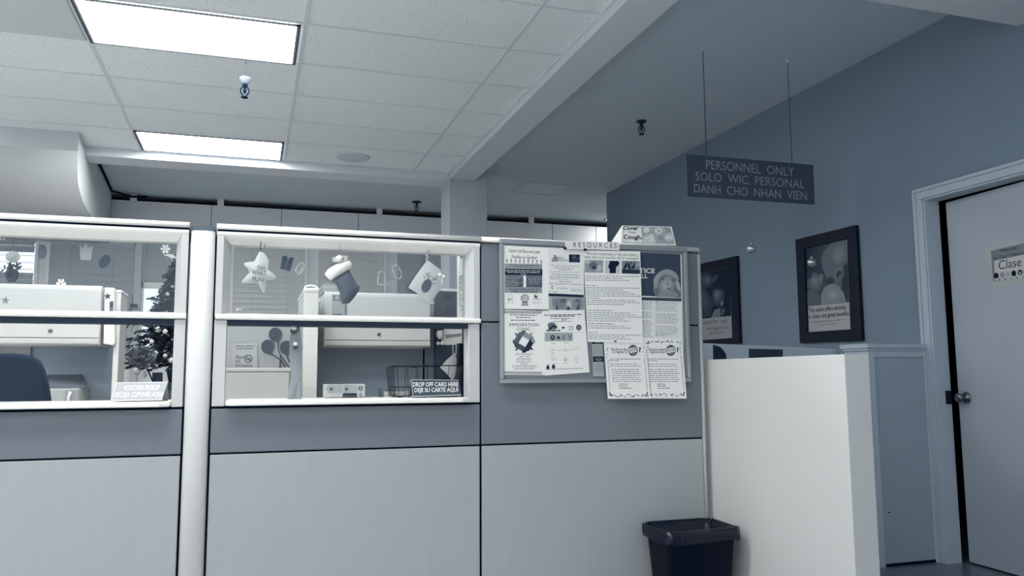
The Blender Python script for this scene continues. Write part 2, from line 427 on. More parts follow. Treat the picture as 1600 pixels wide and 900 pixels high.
# ------------------------------------------------------------------ ceiling lights and ceiling fittings
def ceiling_light(x0, x1, y0, y1, z, label):
    t = thing('ceiling_light', ((x0+x1)/2, (y0+y1)/2, z), label, 'ceiling light', 'rectangular ceiling lights')
    f = MB(); w_ = 0.022; fr = mat('light_frame', 150, 0.5)
    f.box(x0, x1, y0, y0+w_*0.5, z-0.012, z-0.001, fr); f.box(x0, x1, y1-w_*0.5, y1, z-0.012, z-0.001, fr); f.box(x0, x0+w_, y0, y1, z-0.012, z-0.001, fr); f.box(x1-w_, x1, y0, y1, z-0.012, z-0.001, fr)
    dk = mat('light_reveal', 60, 0.6)
    f.box(x0, x0+w_*0.45, y0, y1, z-0.0135, z-0.012, dk); f.box(x1-w_*0.45, x1, y0, y1, z-0.0135, z-0.012, dk); f.box(x0, x1, y1-0.006, y1, z-0.0135, z-0.012, dk)
    f.build('frame', t)
    e = MB(); e.box(x0+w_, x1-w_, y0+w_*0.5, y1-w_*0.5, z-0.008, z-0.002, diffuser); e.build('diffuser', t)
    return t
ceiling_light(-0.973, 0.213, 1.275, 1.875, TZ-0.004, 'larger lit ceiling light, nearer the top left corner of the photo')
ceiling_light(-0.973, 0.213, 3.70, 4.275, TZ-0.004, 'smaller-looking lit ceiling light farther back, against the beam')
ceiling_light(-0.973, 0.213, -1.165, -0.565, TZ-0.004, 'lit ceiling light over the waiting side of the counter, out of frame')
ceiling_light(-3.413, -2.227, -1.165, -0.565, TZ-0.004, 'lit ceiling light left over the waiting side, out of frame')
ceiling_light(-5.853, -4.667, 1.275, 1.875, TZ-0.004, 'lit ceiling light left over the offices, out of frame')
ceiling_light(-0.973, 0.213, -3.605, -3.005, TZ-0.004, 'lit ceiling light straight above the photographer, out of frame')
ceiling_light(-3.413, -2.227, -3.605, -3.005, TZ-0.004, 'lit ceiling light above and left of the photographer, out of frame')
ceiling_light(-3.413, -2.227, 3.70, 4.275, TZ-0.004, 'lit ceiling light far left over the offices, out of frame')
ceiling_light(4.45, 4.75, 5.85, 6.45, DZ-0.004, 'lit ceiling light in the side passage behind the picture wall')
b = MB(); b.box(-2.20, -0.995, 1.262, 1.865, TZ-0.012, TZ-0.001, mat('smooth_ceiling_panel', (0.64, 0.68, 0.71), 0.6)); tag(b.build('ceiling_panel', bev=0.003), 'smooth grey ceiling panel in the top left corner beside the larger light', 'ceiling panel')
c = at('z', TZ, 552, 245.5); b = MB()
b.lathe((c.x, c.y, TZ), [(0.152, -0.001), (0.152, -0.006), (0.145, -0.010), (0.10, -0.016), (0.0, -0.018)], mat('speaker_grille', (0.62, 0.66, 0.70), 0.7, bump=0.3, bscale=900), 40)
tag(b.build('ceiling_speaker'), 'round pale speaker grille in the tiled ceiling', 'speaker')
# access hatch on the painted ceiling
b = MB(); hp = mat('hatch_panel', (0.56, 0.64, 0.71), 0.8)
b.box(2.80, 3.32, 4.84, 5.28, DZ-0.006, DZ-0.001, hp); b.box(2.77, 2.80, 4.81, 5.30, DZ-0.012, DZ-0.001, hp); b.box(2.77, 3.34, 4.80, 4.83, DZ-0.012, DZ-0.001, hp); b.box(3.32, 3.34, 4.81, 5.30, DZ-0.012, DZ-0.001, hp); b.box(2.77, 3.34, 5.28, 5.30, DZ-0.012, DZ-0.001, hp)
tag(b.build('access_hatch'), 'flat access hatch in the painted ceiling right of the column', 'hatch')
def sprinkler(p, s, label, body, cup, drop=0.0, cupprof=None):
    t = thing('sprinkler', p, label, 'sprinkler', 'ceiling sprinklers')
    x, y, z = p; zz = z-drop
    if drop:
        q = MB(); q.tube([(x, y, z), (x, y, zz)], 0.0025, mat('rod_grey', 60, 0.7), 6); q.build('rod', t)
    q = MB(); q.lathe((x, y, zz), cupprof, cup, 20); q.build('escutcheon', t)
    h0 = zz+cupprof[-1][1]
    q = MB(); q.lathe((x, y, h0), [(0.012*s, 0), (0.014*s, -0.012*s), (0.010*s, -0.016*s)], body, 12)
    for sg in (-1, 1):
        q.tube([(x+sg*0.010*s, y, h0-0.010*s), (x+sg*0.024*s, y, h0-0.028*s), (x+sg*0.025*s, y, h0-0.048*s), (x+sg*0.010*s, y, h0-0.072*s), (x, y, h0-0.078*s)], 0.0045*s, body, 6)
    q.tube([(x, y, h0-0.016*s), (x, y, h0-0.035*s), (x, y, h0-0.055*s)], [0.006*s, 0.011*s, 0.006*s], body, 8)
    q.lathe((x, y, h0-0.078*s), [(0.012*s, 0.0), (0.022*s, -0.002*s), (0.022*s, -0.006*s), (0.008*s, -0.008*s)], body, 14)
    q.build('sprinkler_head', t)
p = at('z', TZ, 384, 92)
sprinkler((p.x, p.y, TZ-0.004), 1.0, 'small sprinkler with white cup hanging between the two lit ceiling lights', mat('sprinkler_metal', 22, 0.8, spec=0.05), mat('sprinkler_cup', 112, 0.8, spec=0.1), 0.115, [(0.010, 0), (0.034, -0.006), (0.036, -0.012), (0.022, -0.040), (0.017, -0.052)])
p = at('z', DZ, 1002, 189); sprinkler((p.x, p.y, DZ), 1.05, 'dark sprinkler on the painted ceiling, left of the hanging sign', black, black, 0, [(0.042, -0.001), (0.042, -0.008), (0.022, -0.020), (0.014, -0.03)])
p = at('z', DZ, 651, 315); sprinkler((p.x, p.y, DZ), 1.0, 'tiny dark sprinkler far back on the ceiling, left of the column', black, black, 0, [(0.06, -0.001), (0.06, -0.012), (0.02, -0.022), (0.014, -0.03)])

# ------------------------------------------------------------------ hanging sign
YS = 1.08; S = PY(YS)
hs = thing('hanging_sign', (3.05, YS, 2.2), 'dark hanging sign in three languages on two thin chains over the passage', 'sign')
b = MB(); b.slab([S(1071.7, 240.5), S(1270.7, 257.7), S(1273, 319.3), S(1075, 306)], (0, 0.012, 0), mat('sign_board', 74, 0.45)); b.build('board', hs)
b = MB(); ink = I(150); d = FW*0.001
b.text(S, 'PERSONNEL  ONLY', 1102.5, 1240.5, 249.8, 263.8, 0.087, ink, d, kx=0.04)
b.text(S, 'SOLO  WIC  PERSONAL', 1086.5, 1256.5, 268.2, 281.5, 0.077, ink, d, kx=0.04)
b.text(S, 'DANH  CHO  NHAN  VIEN', 1084, 1260, 287.2, 300.5, 0.069, ink, d, kx=0.04)
tag(b.build('lettering', hs), 'pale capital lettering')
for (xa, ya, xb) in ((1104.5, 243.5, 1101), (1238.5, 255, 1232.5)):
    lo = S(xa, ya); hi = Vector((lo.x, YS, DZ)); c = MB(); nl = 46
    for i in range(nl):
        z = lo.z+(hi.z-lo.z)*(i+0.5)/nl; dz = (hi.z-lo.z)/nl*0.62
        o = 0.0028 if i % 2 else 0.0
        c.tube([(lo.x-0.0028+o, YS+0.006-o, z-dz), (lo.x-0.0028+o, YS+0.006-o, z+dz)], 0.0013, blackwire, 4)
        c.tube([(lo.x+0.0028-o, YS+0.006+o, z-dz), (lo.x+0.0028-o, YS+0.006+o, z+dz)], 0.0013, blackwire, 4)
    c.build('chain', hs)
    c = MB(); c.lathe((lo.x, YS+0.006, DZ), [(0.014, -0.001), (0.012, -0.006), (0.004, -0.02)], white_paint, 12); c.build('ceiling_hook', hs)

# ------------------------------------------------------------------ framed pictures on the right wall
frame_m = mat('picture_frame', 14, 0.5, spec=0.25)
W = PX(XW-0.030)
def picture(outer, inner, label):
    c = W(*outer[3]); t = thing('framed_picture', (XW, c.y, c.z), label, 'picture', 'framed photographs on the right wall')
    O = [W(*p) for p in outer]; N = [W(*p) for p in inner]; f = MB()
    for i in range(4):
        j = (i+1) % 4; f.slab([O[i], O[j], N[j], N[i]], (0.029, 0, 0), frame_m)
    f.build('frame', t, bev=0.002)
    return t, N
LW = Vector((-1, 0, 0))
t, N = picture([(1242.5, 374.5), (1336.5, 351.5), (1346, 532), (1249.5, 536)], [(1256, 388), (1323, 373), (1328.5, 514.5), (1260.5, 519)], 'black framed photo print nearest the door, two faces with captions below')
W2 = PX(XW-0.012)
b = MB(); b.slab([W2(*p) for p in ((1250, 380), (1331, 360), (1338, 524), (1254, 530))], (0.006, 0, 0), I(175))
P_, d1, d2, d3 = W2, LW*0.0008, LW*0.0014, LW*0.002
b.poly(P_, [(1256.5, 389), (1322.5, 373.8), (1327, 472), (1259.5, 479)], I(84), d1)
for k_ in range(5): b.poly(P_, [(1256.5, 389), (1286-4*k_, 382+1*k_), (1284-4*k_, 402), (1290-6*k_, 425), (1276-3*k_, 440), (1258, 446)], I(74-4*k_), d1*(1.2+0.1*k_))
b.poly(P_, [(1283, 402), (1288, 393), (1298, 381), (1310, 376), (1322.5, 374), (1324.5, 425), (1318, 452), (1305, 446), (1296, 440), (1290, 430), (1285, 418), (1286, 410)], I(112), d2)
for k_ in range(5): b.ell(P_, 1311, 396+k_, 12-1.8*k_, 19-3*k_, I(115+5*k_), d2*(1.2+0.1*k_), rot=0.2)
b.soft(P_, 1286, 410, 2.4, 4, 96, 128, d3, rot=0.3)
b.poly(P_, [(1297, 432), (1304, 436), (1303, 446), (1296, 448), (1288, 440)], I(70), d3)
b.poly(P_, [(1318, 415), (1324.7, 410), (1326, 462), (1322, 470), (1315, 452)], I(66), d3)
b.soft(P_, 1273, 442, 14, 17, 90, 132, d3, rot=-0.25, ox=2, oy=-3); b.ell(P_, 1264, 431, 7, 4.5, I(66), d3*1.9, rot=-0.6); b.soft(P_, 1283, 436, 4, 9.5, 104, 140, d3*1.9, rot=0.2)
b.poly(P_, [(1259, 457), (1270, 453), (1282, 463), (1281, 476.6), (1259.5, 479)], I(104), d3*1.9)
b.poly(P_, [(1284, 459), (1289, 449), (1296, 444), (1304, 443), (1312, 448), (1319, 457), (1323, 472.4), (1283, 476.6)], I(140), d3*2); b.soft(P_, 1302, 461, 13, 13, 142, 162, d3*2.1, n=4)
b.soft(P_, 1312, 429, 7.4, 10.4, 122, 142, d3*2.8, rot=0.3, n=3); b.soft(P_, 1312.5, 428.5, 4.6, 7, 96, 50, d3*4, rot=0.3, n=4); b.ell(P_, 1314.6, 431.5, 1.6, 3.4, I(118), d3*6.4, rot=0.3)
b.text(P_, 'This union offers serenity,', 1263.5, 1322.5, 481.5, 488.5, -0.10, I(45), d1, bold=0.01)
b.text(P_, 'no dues, and great benefits.', 1262, 1327, 491.5, 498, -0.085, I(45), d1, bold=0.01)
b.words(P_, 1269, 1319, 504, 1.2, -0.08, I(105), d1, 3); b.words(P_, 1279, 1308, 508.2, 1.0, -0.07, I(115), d1, 4)
b.build('photo_print', t)
t, N = picture([(1080, 415.5), (1150.5, 399.8), (1155.3, 536.3), (1086, 540.5)], [(1086, 427), (1139.5, 415.3), (1144, 528), (1090, 532)], 'black framed photo print partly hidden behind the counter end')
b = MB(); b.slab([W2(*p) for p in ((1082, 420), (1146, 408), (1150, 532), (1088, 537))], (0.006, 0, 0), I(160))
b.poly(P_, [(1086, 428), (1140, 416.5), (1142.5, 493.5), (1088.5, 499)], I(38), d1)
b.soft(P_, 1104, 438, 11, 13, 60, 104, d2, rot=-0.3, ox=2); b.poly(P_, [(1097, 441), (1105, 456), (1117, 472), (1110, 494.5), (1089, 498.5), (1087, 447)], I(64), d2*2); b.soft(P_, 1101, 470, 9, 22, 66, 92, d2*2.2, rot=-0.2)
b.soft(P_, 1123, 462, 10.5, 18, 58, 118, d3*2.4, rot=0.12, ox=-2, oy=-2); b.ell(P_, 1124, 448, 8.5, 5, I(44), d3*4.2, rot=0.2); b.soft(P_, 1117, 436, 4, 9, 62, 90, d3*2.4, rot=0.7); b.soft(P_, 1129.5, 474, 2.6, 5.4, 100, 138, d3*4.4, rot=0.3, n=3)
b.poly(P_, [(1112, 496.6), (1118, 484), (1127, 481), (1127, 495)], I(120), d3*4.2); b.soft(P_, 1131, 487, 3, 7, 80, 118, d3*4.2, rot=0.3, n=3)
b.text(P_, 'able for top', 1099, 1136, 500.5, 507, -0.09, I(95), d1); b.text(P_, 'management.', 1104, 1139, 510.5, 516, -0.08, I(95), d1)
b.words(P_, 1109, 1131, 520, 1.1, -0.08, I(105), d1, 8); b.words(P_, 1109, 1131, 523, 1.1, -0.08, I(105), d1, 9); b.build('photo_print', t)

# two shiny balls hung on fine threads
def bauble(px_, py_, y, r, label, ztop):
    c = at('y', y, px_, py_); t = thing('ball_ornament', (c.x, c.y, c.z-r), label, 'ornament', 'silver balls hung on threads')
    q = MB(); q.ball(c, r, mat('silver_ball', 190, 0.22, metal=0.85, noise=0.25, nscale=30), 20); q.build('ball', t)
    q = MB(); q.lathe((c.x, c.y, c.z+r*0.96), [(r*0.3, 0), (r*0.3, r*0.25), (r*0.1, r*0.32)], chrome, 10); q.build('cap', t)
    q = MB(); q.tube([(c.x, c.y, c.z+r*1.25), (c.x, c.y, ztop)], 0.00025, mat('clear_thread', 110, 0.4), 3); q.build('thread', t)
bauble(1174, 389, 0.9, 0.0285, 'silver ball ornament hanging in front of the bare wall between the two framed pictures', DZ)
bauble(1268.5, 410, 1.0, 0.0295, 'silver ball ornament hanging in front of the framed picture nearest the door', DZ)

# ------------------------------------------------------------------ low partition, chair and dark panel in the passage behind
zt = 1.25; A, B_ = at('z', zt, 1104, 536.3), at('z', zt, 1309, 545.5)
dv = (B_-A).normalized(); nv = Vector((-dv.y, dv.x, 0)); A = A-dv*0.06
t = thing('low_partition', ((A.x+B_.x)/2, (A.y+B_.y)/2, 0), 'pale low partition behind the white half wall, under the framed pictures', 'partition')
pp = mat('pale_partition', (0.66, 0.72, 0.78), 0.8, noise=0.04, nscale=200)
b = MB(); b.slab([Vector((A.x, A.y, 0)), Vector((B_.x, B_.y, 0)), Vector((B_.x, B_.y, zt)), Vector((A.x, A.y, zt))], nv*0.05, pp); b.build('panel', t, bev=0.003)
def on_part(x, y):
    d = _f+RT*((x-800)/FPX)-UP*((y-450)/FPX); return CAM+d*((A-CAM).dot(nv)/d.dot(nv))
b = MB(); b.slab([on_part(*p) for p in ((1135, 566), (1133.5, 554), (1129.5, 547), (1124, 542), (1116, 539.2), (1114, 539), (1114.5, 566))], nv*-0.004, mat('dark_sheet', 40, 0.8)); tag(b.build('dark_sheet'), 'dark rounded sheet on the pale low partition, beside the counter end', 'sheet', 'dark sheets on the low partition')
b = MB(); b.slab([on_part(*p) for p in ((1170, 545), (1222, 546.2), (1222.5, 570), (1170, 570))], nv*-0.004, mat('dark_sheet2', 62, 0.8)); tag(b.build('dark_sheet'), 'dark rectangular sheet on the pale low partition, under the bare wall', 'sheet', 'dark sheets on the low partition')
# ------------------------------------------------------------------ waste bin
t = thing('waste_bin', (1.807, -0.165, 0), 'black rectangular waste bin lined with a bag in the corner by the white half wall', 'waste bin')
def rrect(cx, cy, hw, hd, z, r=0.03, n=5):
    out = []
    for (sx, sy, a0) in ((1, 1, 0), (-1, 1, 90), (-1, -1, 180), (1, -1, 270)):
        for i in range(n):
            a = math.radians(a0+90*i/(n-1)); out.append(Vector((cx+sx*(hw-r)+r*math.cos(a), cy+sy*(hd-r)+r*math.sin(a), z)))
    return out
def loft(mb, rings, m, smooth=True, cap0=True, cap1=False):
    k = len(mb.v); n = len(rings[0]); i = mb.m(m)
    for r_ in rings: mb.v += r_
    for a in range(len(rings)-1):
        for j in range(n):
            j2 = (j+1) % n; mb.f.append([k+a*n+j, k+a*n+j2, k+(a+1)*n+j2, k+(a+1)*n+j]); mb.mi.append(i); mb.sm.append(smooth)
    if cap0: mb.f.append([k+j for j in range(n)]); mb.mi.append(i); mb.sm.append(False)
    if cap1: mb.f.append([k+(len(rings)-1)*n+j for j in range(n)]); mb.mi.append(i); mb.sm.append(False)
cx, cy = 1.807, -0.165
b = MB(); loft(b, [rrect(cx, cy, 0.125, 0.083, 0.003), rrect(cx, cy, 0.128, 0.086, 0.012), rrect(cx, cy, 0.160, 0.110, 0.425), rrect(cx, cy, 0.170, 0.118, 0.428), rrect(cx, cy, 0.172, 0.120, 0.448), rrect(cx, cy, 0.164, 0.113, 0.452),
                   rrect(cx, cy, 0.154, 0.104, 0.43), rrect(cx, cy, 0.122, 0.08, 0.02)], mat('bin_plastic', 4, 0.55, spec=0.15, bump=0.2, bscale=300)); b.build('bin_body', t)
b = MB(); rings = []
for i, (hw, hd, z) in enumerate(((0.1755, 0.1235, 0.405), (0.1765, 0.1245, 0.43), (0.175, 0.123, 0.455), (0.166, 0.115, 0.458), (0.148, 0.098, 0.425), (0.138, 0.09, 0.33), (0.125, 0.08, 0.2), (0.11, 0.07, 0.12))):
    r_ = rrect(cx, cy, hw, hd, z, n=9)
    for p in r_: p += Vector((rnd.uniform(-1, 1)*0.0035, rnd.uniform(-1, 1)*0.0035, rnd.uniform(-1, 1)*(0.009 if i in (0, 1) else 0.004 if i < 4 else 0.012)))
    rings.append(r_)
loft(b, rings, mat('bin_bag', 5, 0.22, bump=0.6, bscale=60, spec=0.35), cap0=False, cap1=True); b.build('bin_liner', t)

# ------------------------------------------------------------------ reception counter: panels, post, end
TK = 0.085
lip = mat('white_trim', 246, 0.35, noise=0.008, nscale=4)
jambm = mat('jamb_trim', 198, 0.42)
def rail(x0, x1, m):
    r = MB(); pr_ = [(-0.012, 1.6705), (-0.017, 1.674), (-0.019, 1.679), (-0.015, 1.687), (-0.005, 1.692), (TK+0.005, 1.692), (TK+0.015, 1.687), (TK+0.015, 1.672), (TK+0.01, 1.6705)]
    r.slab([(x0, y, z) for y, z in pr_], (x1-x0, 0, 0), m, True); return r
def panel_lower(t, x0, x1):
    q = MB(); q.box(x0+0.004, x1-0.004, 0.0, TK, 0.06, 0.803, lam); q.build('lower_tile', t, bev=0.003)
    q = MB(); q.box(x0, x1, 0.012, TK-0.012, 0.0, 1.665, dark_gap) if False else q.box(x0+0.002, x1-0.002, 0.010, TK-0.010, 0.0, 0.985, dark_gap); q.build('core', t)
def window_panel(x0, x1, xl, xr, label):
    """x0..x1 panel, xl..xr clear opening"""
    t = thing('reception_counter', ((x0+x1)/2, 0.04, 0), label, 'counter', 'reception counter sections')
    panel_lower(t, x0, x1)
    q = MB(); q.box(x0+0.003, x1-0.003, 0.0, TK, 0.810, 0.976, fabric); q.build('fabric_tile', t, bev=0.004)
    # lower pass-through jambs
    for a, c in ((x0+0.003, xl-0.004), (xr+0.006, x1-0.003)):
        q = MB(); q.box(a, c, 0.0, TK, 0.985, 1.315, jambm); q.build('lower_jamb', t, bev=0.003)
    # upper frame: jambs with an inward bevel, header with a stepped profile
    for s, a, c in ((1, x0+0.003, xl), (-1, x1-0.003, xr)):
        m_ = a+s*abs(c-a)*0.5; q = MB()
        q.slab([(a, -0.004, 1.33), (m_, -0.004, 1.33), (c, 0.040, 1.33), (c, TK, 1.33), (a, TK, 1.33)], (0, 0, 0.330), jambm); q.build('upper_jamb', t, bev=0.002)
    q = MB(); pr_ = [(-0.006, 1.662), (-0.008, 1.652), (-0.002, 1.644), (0.004, 1.640), (0.040, 1.618), (TK, 1.618), (TK, 1.662)]
    q.slab([(x0+0.003, y, z) for y, z in pr_], (x1-x0-0.006, 0, 0), lip); q.build('header', t)
    # middle rail: white lip, its underside shadow painted as a dark strip
    q = MB(); pr_ = [(-0.014, 1.322), (-0.016, 1.330), (-0.012, 1.337), (0.040, 1.345), (TK, 1.345), (TK, 1.318), (-0.005, 1.318)]
    q.slab([(x0+0.006, y, z) for y, z in pr_], (x1-x0-0.008, 0, 0), lip); q.build('middle_rail', t)
    q = MB(); q.box(xl-0.006, xr+0.008, 0.006, TK-0.006, 1.297, 1.318, mat('rail_shadow_strip', 40, 0.7)); tag(q.build('rail_shadow_strip', t), 'dark strip painted as the shadow under the rail')
    q = MB(); q.slab([(xl+0.0, -0.030, 0.987), (xl+0.02, -0.048, 0.987), (xr-0.03, -0.048, 0.987), (xr+0.004, -0.030, 0.987), (xr+0.004, 0.30, 0.987), (xl, 0.30, 0.987)], (0, 0, 0.020), lip)
    q.build('transaction_shelf', t, bev=0.006, seg=3)
    q = MB(); q.box(xl-0.004, xr+0.004, 0.046, 0.050, 1.335, 1.625, glass); q.build('glass_pane', t)
    q = MB(); q.box(x0+0.004, x1-0.004, -0.002, TK-0.004, 1.6615, 1.671, dark_gap); q.build('seam_strip', t)
    rail(x0+0.001, x1-0.001, lip).build('top_rail', t)
    return t
window_panel(-1.31, -0.242, -1.255, -0.291, 'left section of the reception counter with a glazed window, cut off by the photo edge')
window_panel(-0.145, 0.9225, -0.092, 0.864, 'middle section of the reception counter, star and stocking hanging in its window')
t = thing('counter_post', (-0.194, 0.03, 0), 'white curved upright post between the left and middle counter panels', 'post')
q = MB(); pts = [(-0.2385, 0.03), (-0.2385, 0.008), (-0.232, -0.006), (-0.215, -0.014), (-0.194, -0.017), (-0.173, -0.014), (-0.156, -0.006), (-0.1495, 0.008), (-0.1495, 0.03)]
q.slab([(x, y, 0.0) for x, y in pts], (0, 0, 1.660), mat('post_paint', 207, 0.4), True); q.build('cover', t)
q = MB(); q.box(-0.2412, -0.1462, 0.03, TK-0.005, 0, 1.655, dark_gap); q.build('core', t)
q = MB(); q.slab([(-0.238, 0.0, 1.660), (-0.232, -0.004, 1.660), (-0.194, -0.010, 1.660), (-0.156, -0.004, 1.660), (-0.150, 0.0, 1.660), (-0.150, TK, 1.660), (-0.238, TK, 1.660)], (0, 0, 0.020), mat('post_cap', 92, 0.6)); q.build('cap', t)
# right panel with fabric tiles
t = thing('reception_counter', (1.45, 0.04, 0), 'right section of the reception counter, grey fabric tiles behind the notice board', 'counter', 'reception counter sections')
panel_lower(t, 0.9245, 1.984)
q = MB(); q.box(0.9275, 1.981, 0, TK, 0.810, 1.3215, fabric); q.build('fabric_tile', t, bev=0.004)
q = MB(); q.box(0.9275, 1.981, 0, TK, 1.3275, 1.664, fabric); q.build('fabric_tile', t, bev=0.004)
q = MB(); q.box(0.926, 1.982, 0.012, TK-0.012, 0.985, 1.664, dark_gap); q.build('core', t)
rail(0.9245, 1.984, lip).build('top_rail', t)
q = MB(); q.box(0.9205, 0.9265, 0.012, TK-0.012, 0.0, 1.662, dark_gap); q.build('joint_strip', t)
q = MB(); pts = [(1.984, 0.0), (1.994, 0.001), (2.003, 0.008), (2.010, 0.022), (2.012, 0.042), (2.010, 0.066), (2.0, TK), (1.984, TK)]
tr = mat('end_trim', 190, 0.5)
q.slab([(x, y, 0.0) for x, y in pts], (0, 0, 1.662), tr, True); q.build('end_cover', t)
q = MB(); q.slab([(x+0.001, y-0.001, 1.668) for x, y in pts], (0, 0, 0.018), tr, True); q.build('end_cap', t, bev=0.004)

# ------------------------------------------------------------------ notice board and its papers
B = PY(-0.022)
t = thing('notice_board', (1.455, -0.03, 1.06), 'aluminium framed notice board on the right counter panel, full of papers', 'notice board')
q = MB(); q.box(1.008, 1.898, -0.0315, -0.0205, 1.07, 1.68, mat('board_surface', 128, 0.9, noise=0.05, nscale=200)); q.build('backing', t)
q = MB(); fw = 0.018
X0, X1, Z0, Z1 = 0.998, 1.909, 1.063, 1.682
for (a, c, e, f) in ((X0, X1, Z1-0.022, Z1), (X0, X1, Z0, Z0+fw), (X0, X0+fw, Z0+fw, Z1-0.022), (X1-fw, X1, Z0+fw, Z1-0.022)):
    q.box(a, c, -0.0395, -0.0205, e, f, alum)
q.build('frame', t, bev=0.003)
L0 = -0.0135
def paper_thing(y, corners, label, cat='paper', group='papers on the notice board', m=None, name='paper_sheet'):
    y -= 0.0195; P = PY(y); q = MB(); q.sheet(P, corners, m or paper, (0, 0.0008, 0)); q.final = (name, label, cat, group)
    return q, P
d1, d2, d3 = FW*0.0003, FW*0.0006, FW*0.0009
K = I(40); K2 = I(75); K3 = I(110)
# centro de recursos
t, P = paper_thing(-0.0140, [(783, 383), (857, 386.8), (857.5, 483.5), (783.5, 482.5)], 'Centro de Recursos flyer in the top left corner of the notice board')
q = t; k = 0.045
q.text(P, 'Centro de Recursos para', 794, 843.5, 388.5, 394, k, K, d1, shear=0.25, bold=0.004); q.text(P, 'Familias en Gardner', 799, 839, 398, 403.5, k, K, d1, shear=0.25, bold=0.004)
for i in range(9):
    x = 792+i*6.7; y = 405.5+0.03*(x-792)
    q.ell(P, x, y, 1.0, 1.0, K2, d1, 8); q.line(P, [(x, y+1), (x, y+3.6)], 0.8, K2, d1); q.line(P, [(x-2.2, y+1.6+(i % 2)*0.8), (x+2.2, y+1.6+((i+1) % 2)*0.8)], 0.6, K2, d1); q.line(P, [(x-1.6, y+6), (x, y+3.6), (x+1.6, y+6)], 0.6, K2, d1)
q.rect(P, 788.5, 412, 847, 457.5, I(150), d1, k=0.012)
for y in (414.5, 417): q.words(P, 795+(y-414)*3, 842-(y-414)*3, y, 0.9, 0.02, I(85), d2, 1)
q.rect(P, 789, 420, 847.5, 430, I(42), d2, k=0.012)
for y, a in ((423.4, 0), (426.0, 3), (429.3, 24)): q.words(P, 790+a, 846-a, y, 1.2, 0.012, I(190), d3, 2)
q.rect(P, 791, 431, 817, 448.5, I(92), d2, k=0.012); q.rect(P, 822.5, 431, 847, 448.8, I(92), d2, k=0.012); q.rect(P, 818, 430.8, 821.8, 448.7, paper, d2)
for i, y in enumerate((433.5, 436, 439, 441.5, 444, 446.5)): q.words(P, 792, 816-(i % 3)*4, y, 0.8, 0.012, I(175), d3, 5)
for i, y in enumerate((434, 437, 440, 443)): q.words(P, 824+i, 846-i, y, 0.8, 0.012, I(175), d3, 6)
q.words(P, 796, 842, 452.5, 1.4, 0.012, I(65), d2, 7); q.words(P, 799, 840, 456, 1.4, 0.012, I(65), d2, 8)
q.ring(P, 797, 463, 4, 3.2, 0.7, I(150), d1, 12); q.words(P, 793, 802, 469, 1.6, 0, K2, d1, 9)
q.ell(P, 820, 466, 6.6, 6.6, I(158), d1); q.poly(P, [(816, 471), (824, 471), (826, 478), (814, 478)], I(165), d1); q.ell(P, 820.5, 466.5, 4.2, 5, I(185), d2)
q.ell(P, 837.5, 463, 2.8, 3, K, d1, 12); q.ell(P, 838, 462, 1.2, 1.4, paper, d2, 10); q.words(P, 832, 845, 468, 0.9, 0, K3, d1, 10)
for y in (472, 474): q.words(P, 792, 803, y, 0.6, 0, I(165), d1, 11); q.words(P, 832, 846, y, 0.6, 0, I(165), d1, 12)
q.finish()
# dual photo flyer under the letter
t, P = paper_thing(-0.0152, [(856, 457.5), (913.2, 459.5), (914, 492), (857.5, 490)], 'flyer with a photo strip of two faces, under the Head Start letter', m=paper2)
q = t; q.rect(P, 857, 458.5, 912, 463, I(38), d1, k=0.03); q.rect(P, 857.5, 463.5, 913, 484, I(150), d1, k=0.02)
q.ell(P, 873, 475, 11, 8, I(130), d2, rot=0.3); q.ell(P, 902, 475, 9, 8, I(135), d2, rot=-0.3); q.poly(P, [(857.5, 463.5), (862, 463.8), (864, 484), (857.8, 484)], I(170), d2)
q.ell(P, 880, 470, 5, 4, I(105), d3); q.ell(P, 903, 470, 4.5, 3, I(110), d3); q.ell(P, 889, 476, 4, 6, I(185), d3); q.poly(P, [(868, 484), (870, 473), (873, 484)], I(80), d3); q.poly(P, [(884, 484), (888, 476), (891, 484)], I(85), d3); q.poly(P, [(899, 484), (905, 472), (906, 484)], I(90), d3)
q.finish()
# head start letter
t, P = paper_thing(-0.0156, [(857.3, 386.5), (912.5, 389.5), (912.6, 460.8), (856.8, 458.2)], 'Early Head Start letter with block logo, middle top of the notice board', m=paper2)
q = t
for (x, y) in ((862.5, 404), (865, 399), (867.5, 403.5)): q.rect(P, x, y, x+4.2, y+4.6, I(35), d1); q.rect(P, x+1, y+1, x+3, y+3.2, paper2, d2)
q.text(P, 'Early', 870.5, 880, 400.5, 404, 0.02, K2, d1); q.text(P, 'Head Start', 872.5, 887.5, 404.2, 408, 0.02, K2, d1)
q.rect(P, 889, 397.5, 906, 409.8, I(30), d1, k=0.02); q.ell(P, 897, 402, 3.2, 3.4, I(85), d2); q.ell(P, 903, 404, 2.4, 2.4, I(70), d2); q.poly(P, [(891, 410), (894, 405), (901, 405.5), (904, 410)], I(55), d2)
for i, (a, c, y, tn) in enumerate(((861, 905, 415, 150), (866, 897, 418.5, 120), (873, 893, 421.8, 120), (858, 906, 425, 170), (862, 905, 429, 80), (859, 904, 432, 150), (859, 905, 434, 160), (859, 890, 436.5, 160), (873, 893, 440.2, 95), (858, 909, 443.4, 130), (884, 885, 446, 120), (870, 887, 450.5, 120), (892, 908, 452.5, 150), (892, 908, 455, 150), (857, 872, 456.5, 120))):
    q.words(P, a, c, y, 0.9, 0.03, I(tn), d1, 20+i)
q.line(P, [(863, 445.5), (862, 450), (863.5, 452)], 1.2, K2, d1)
q.finish()
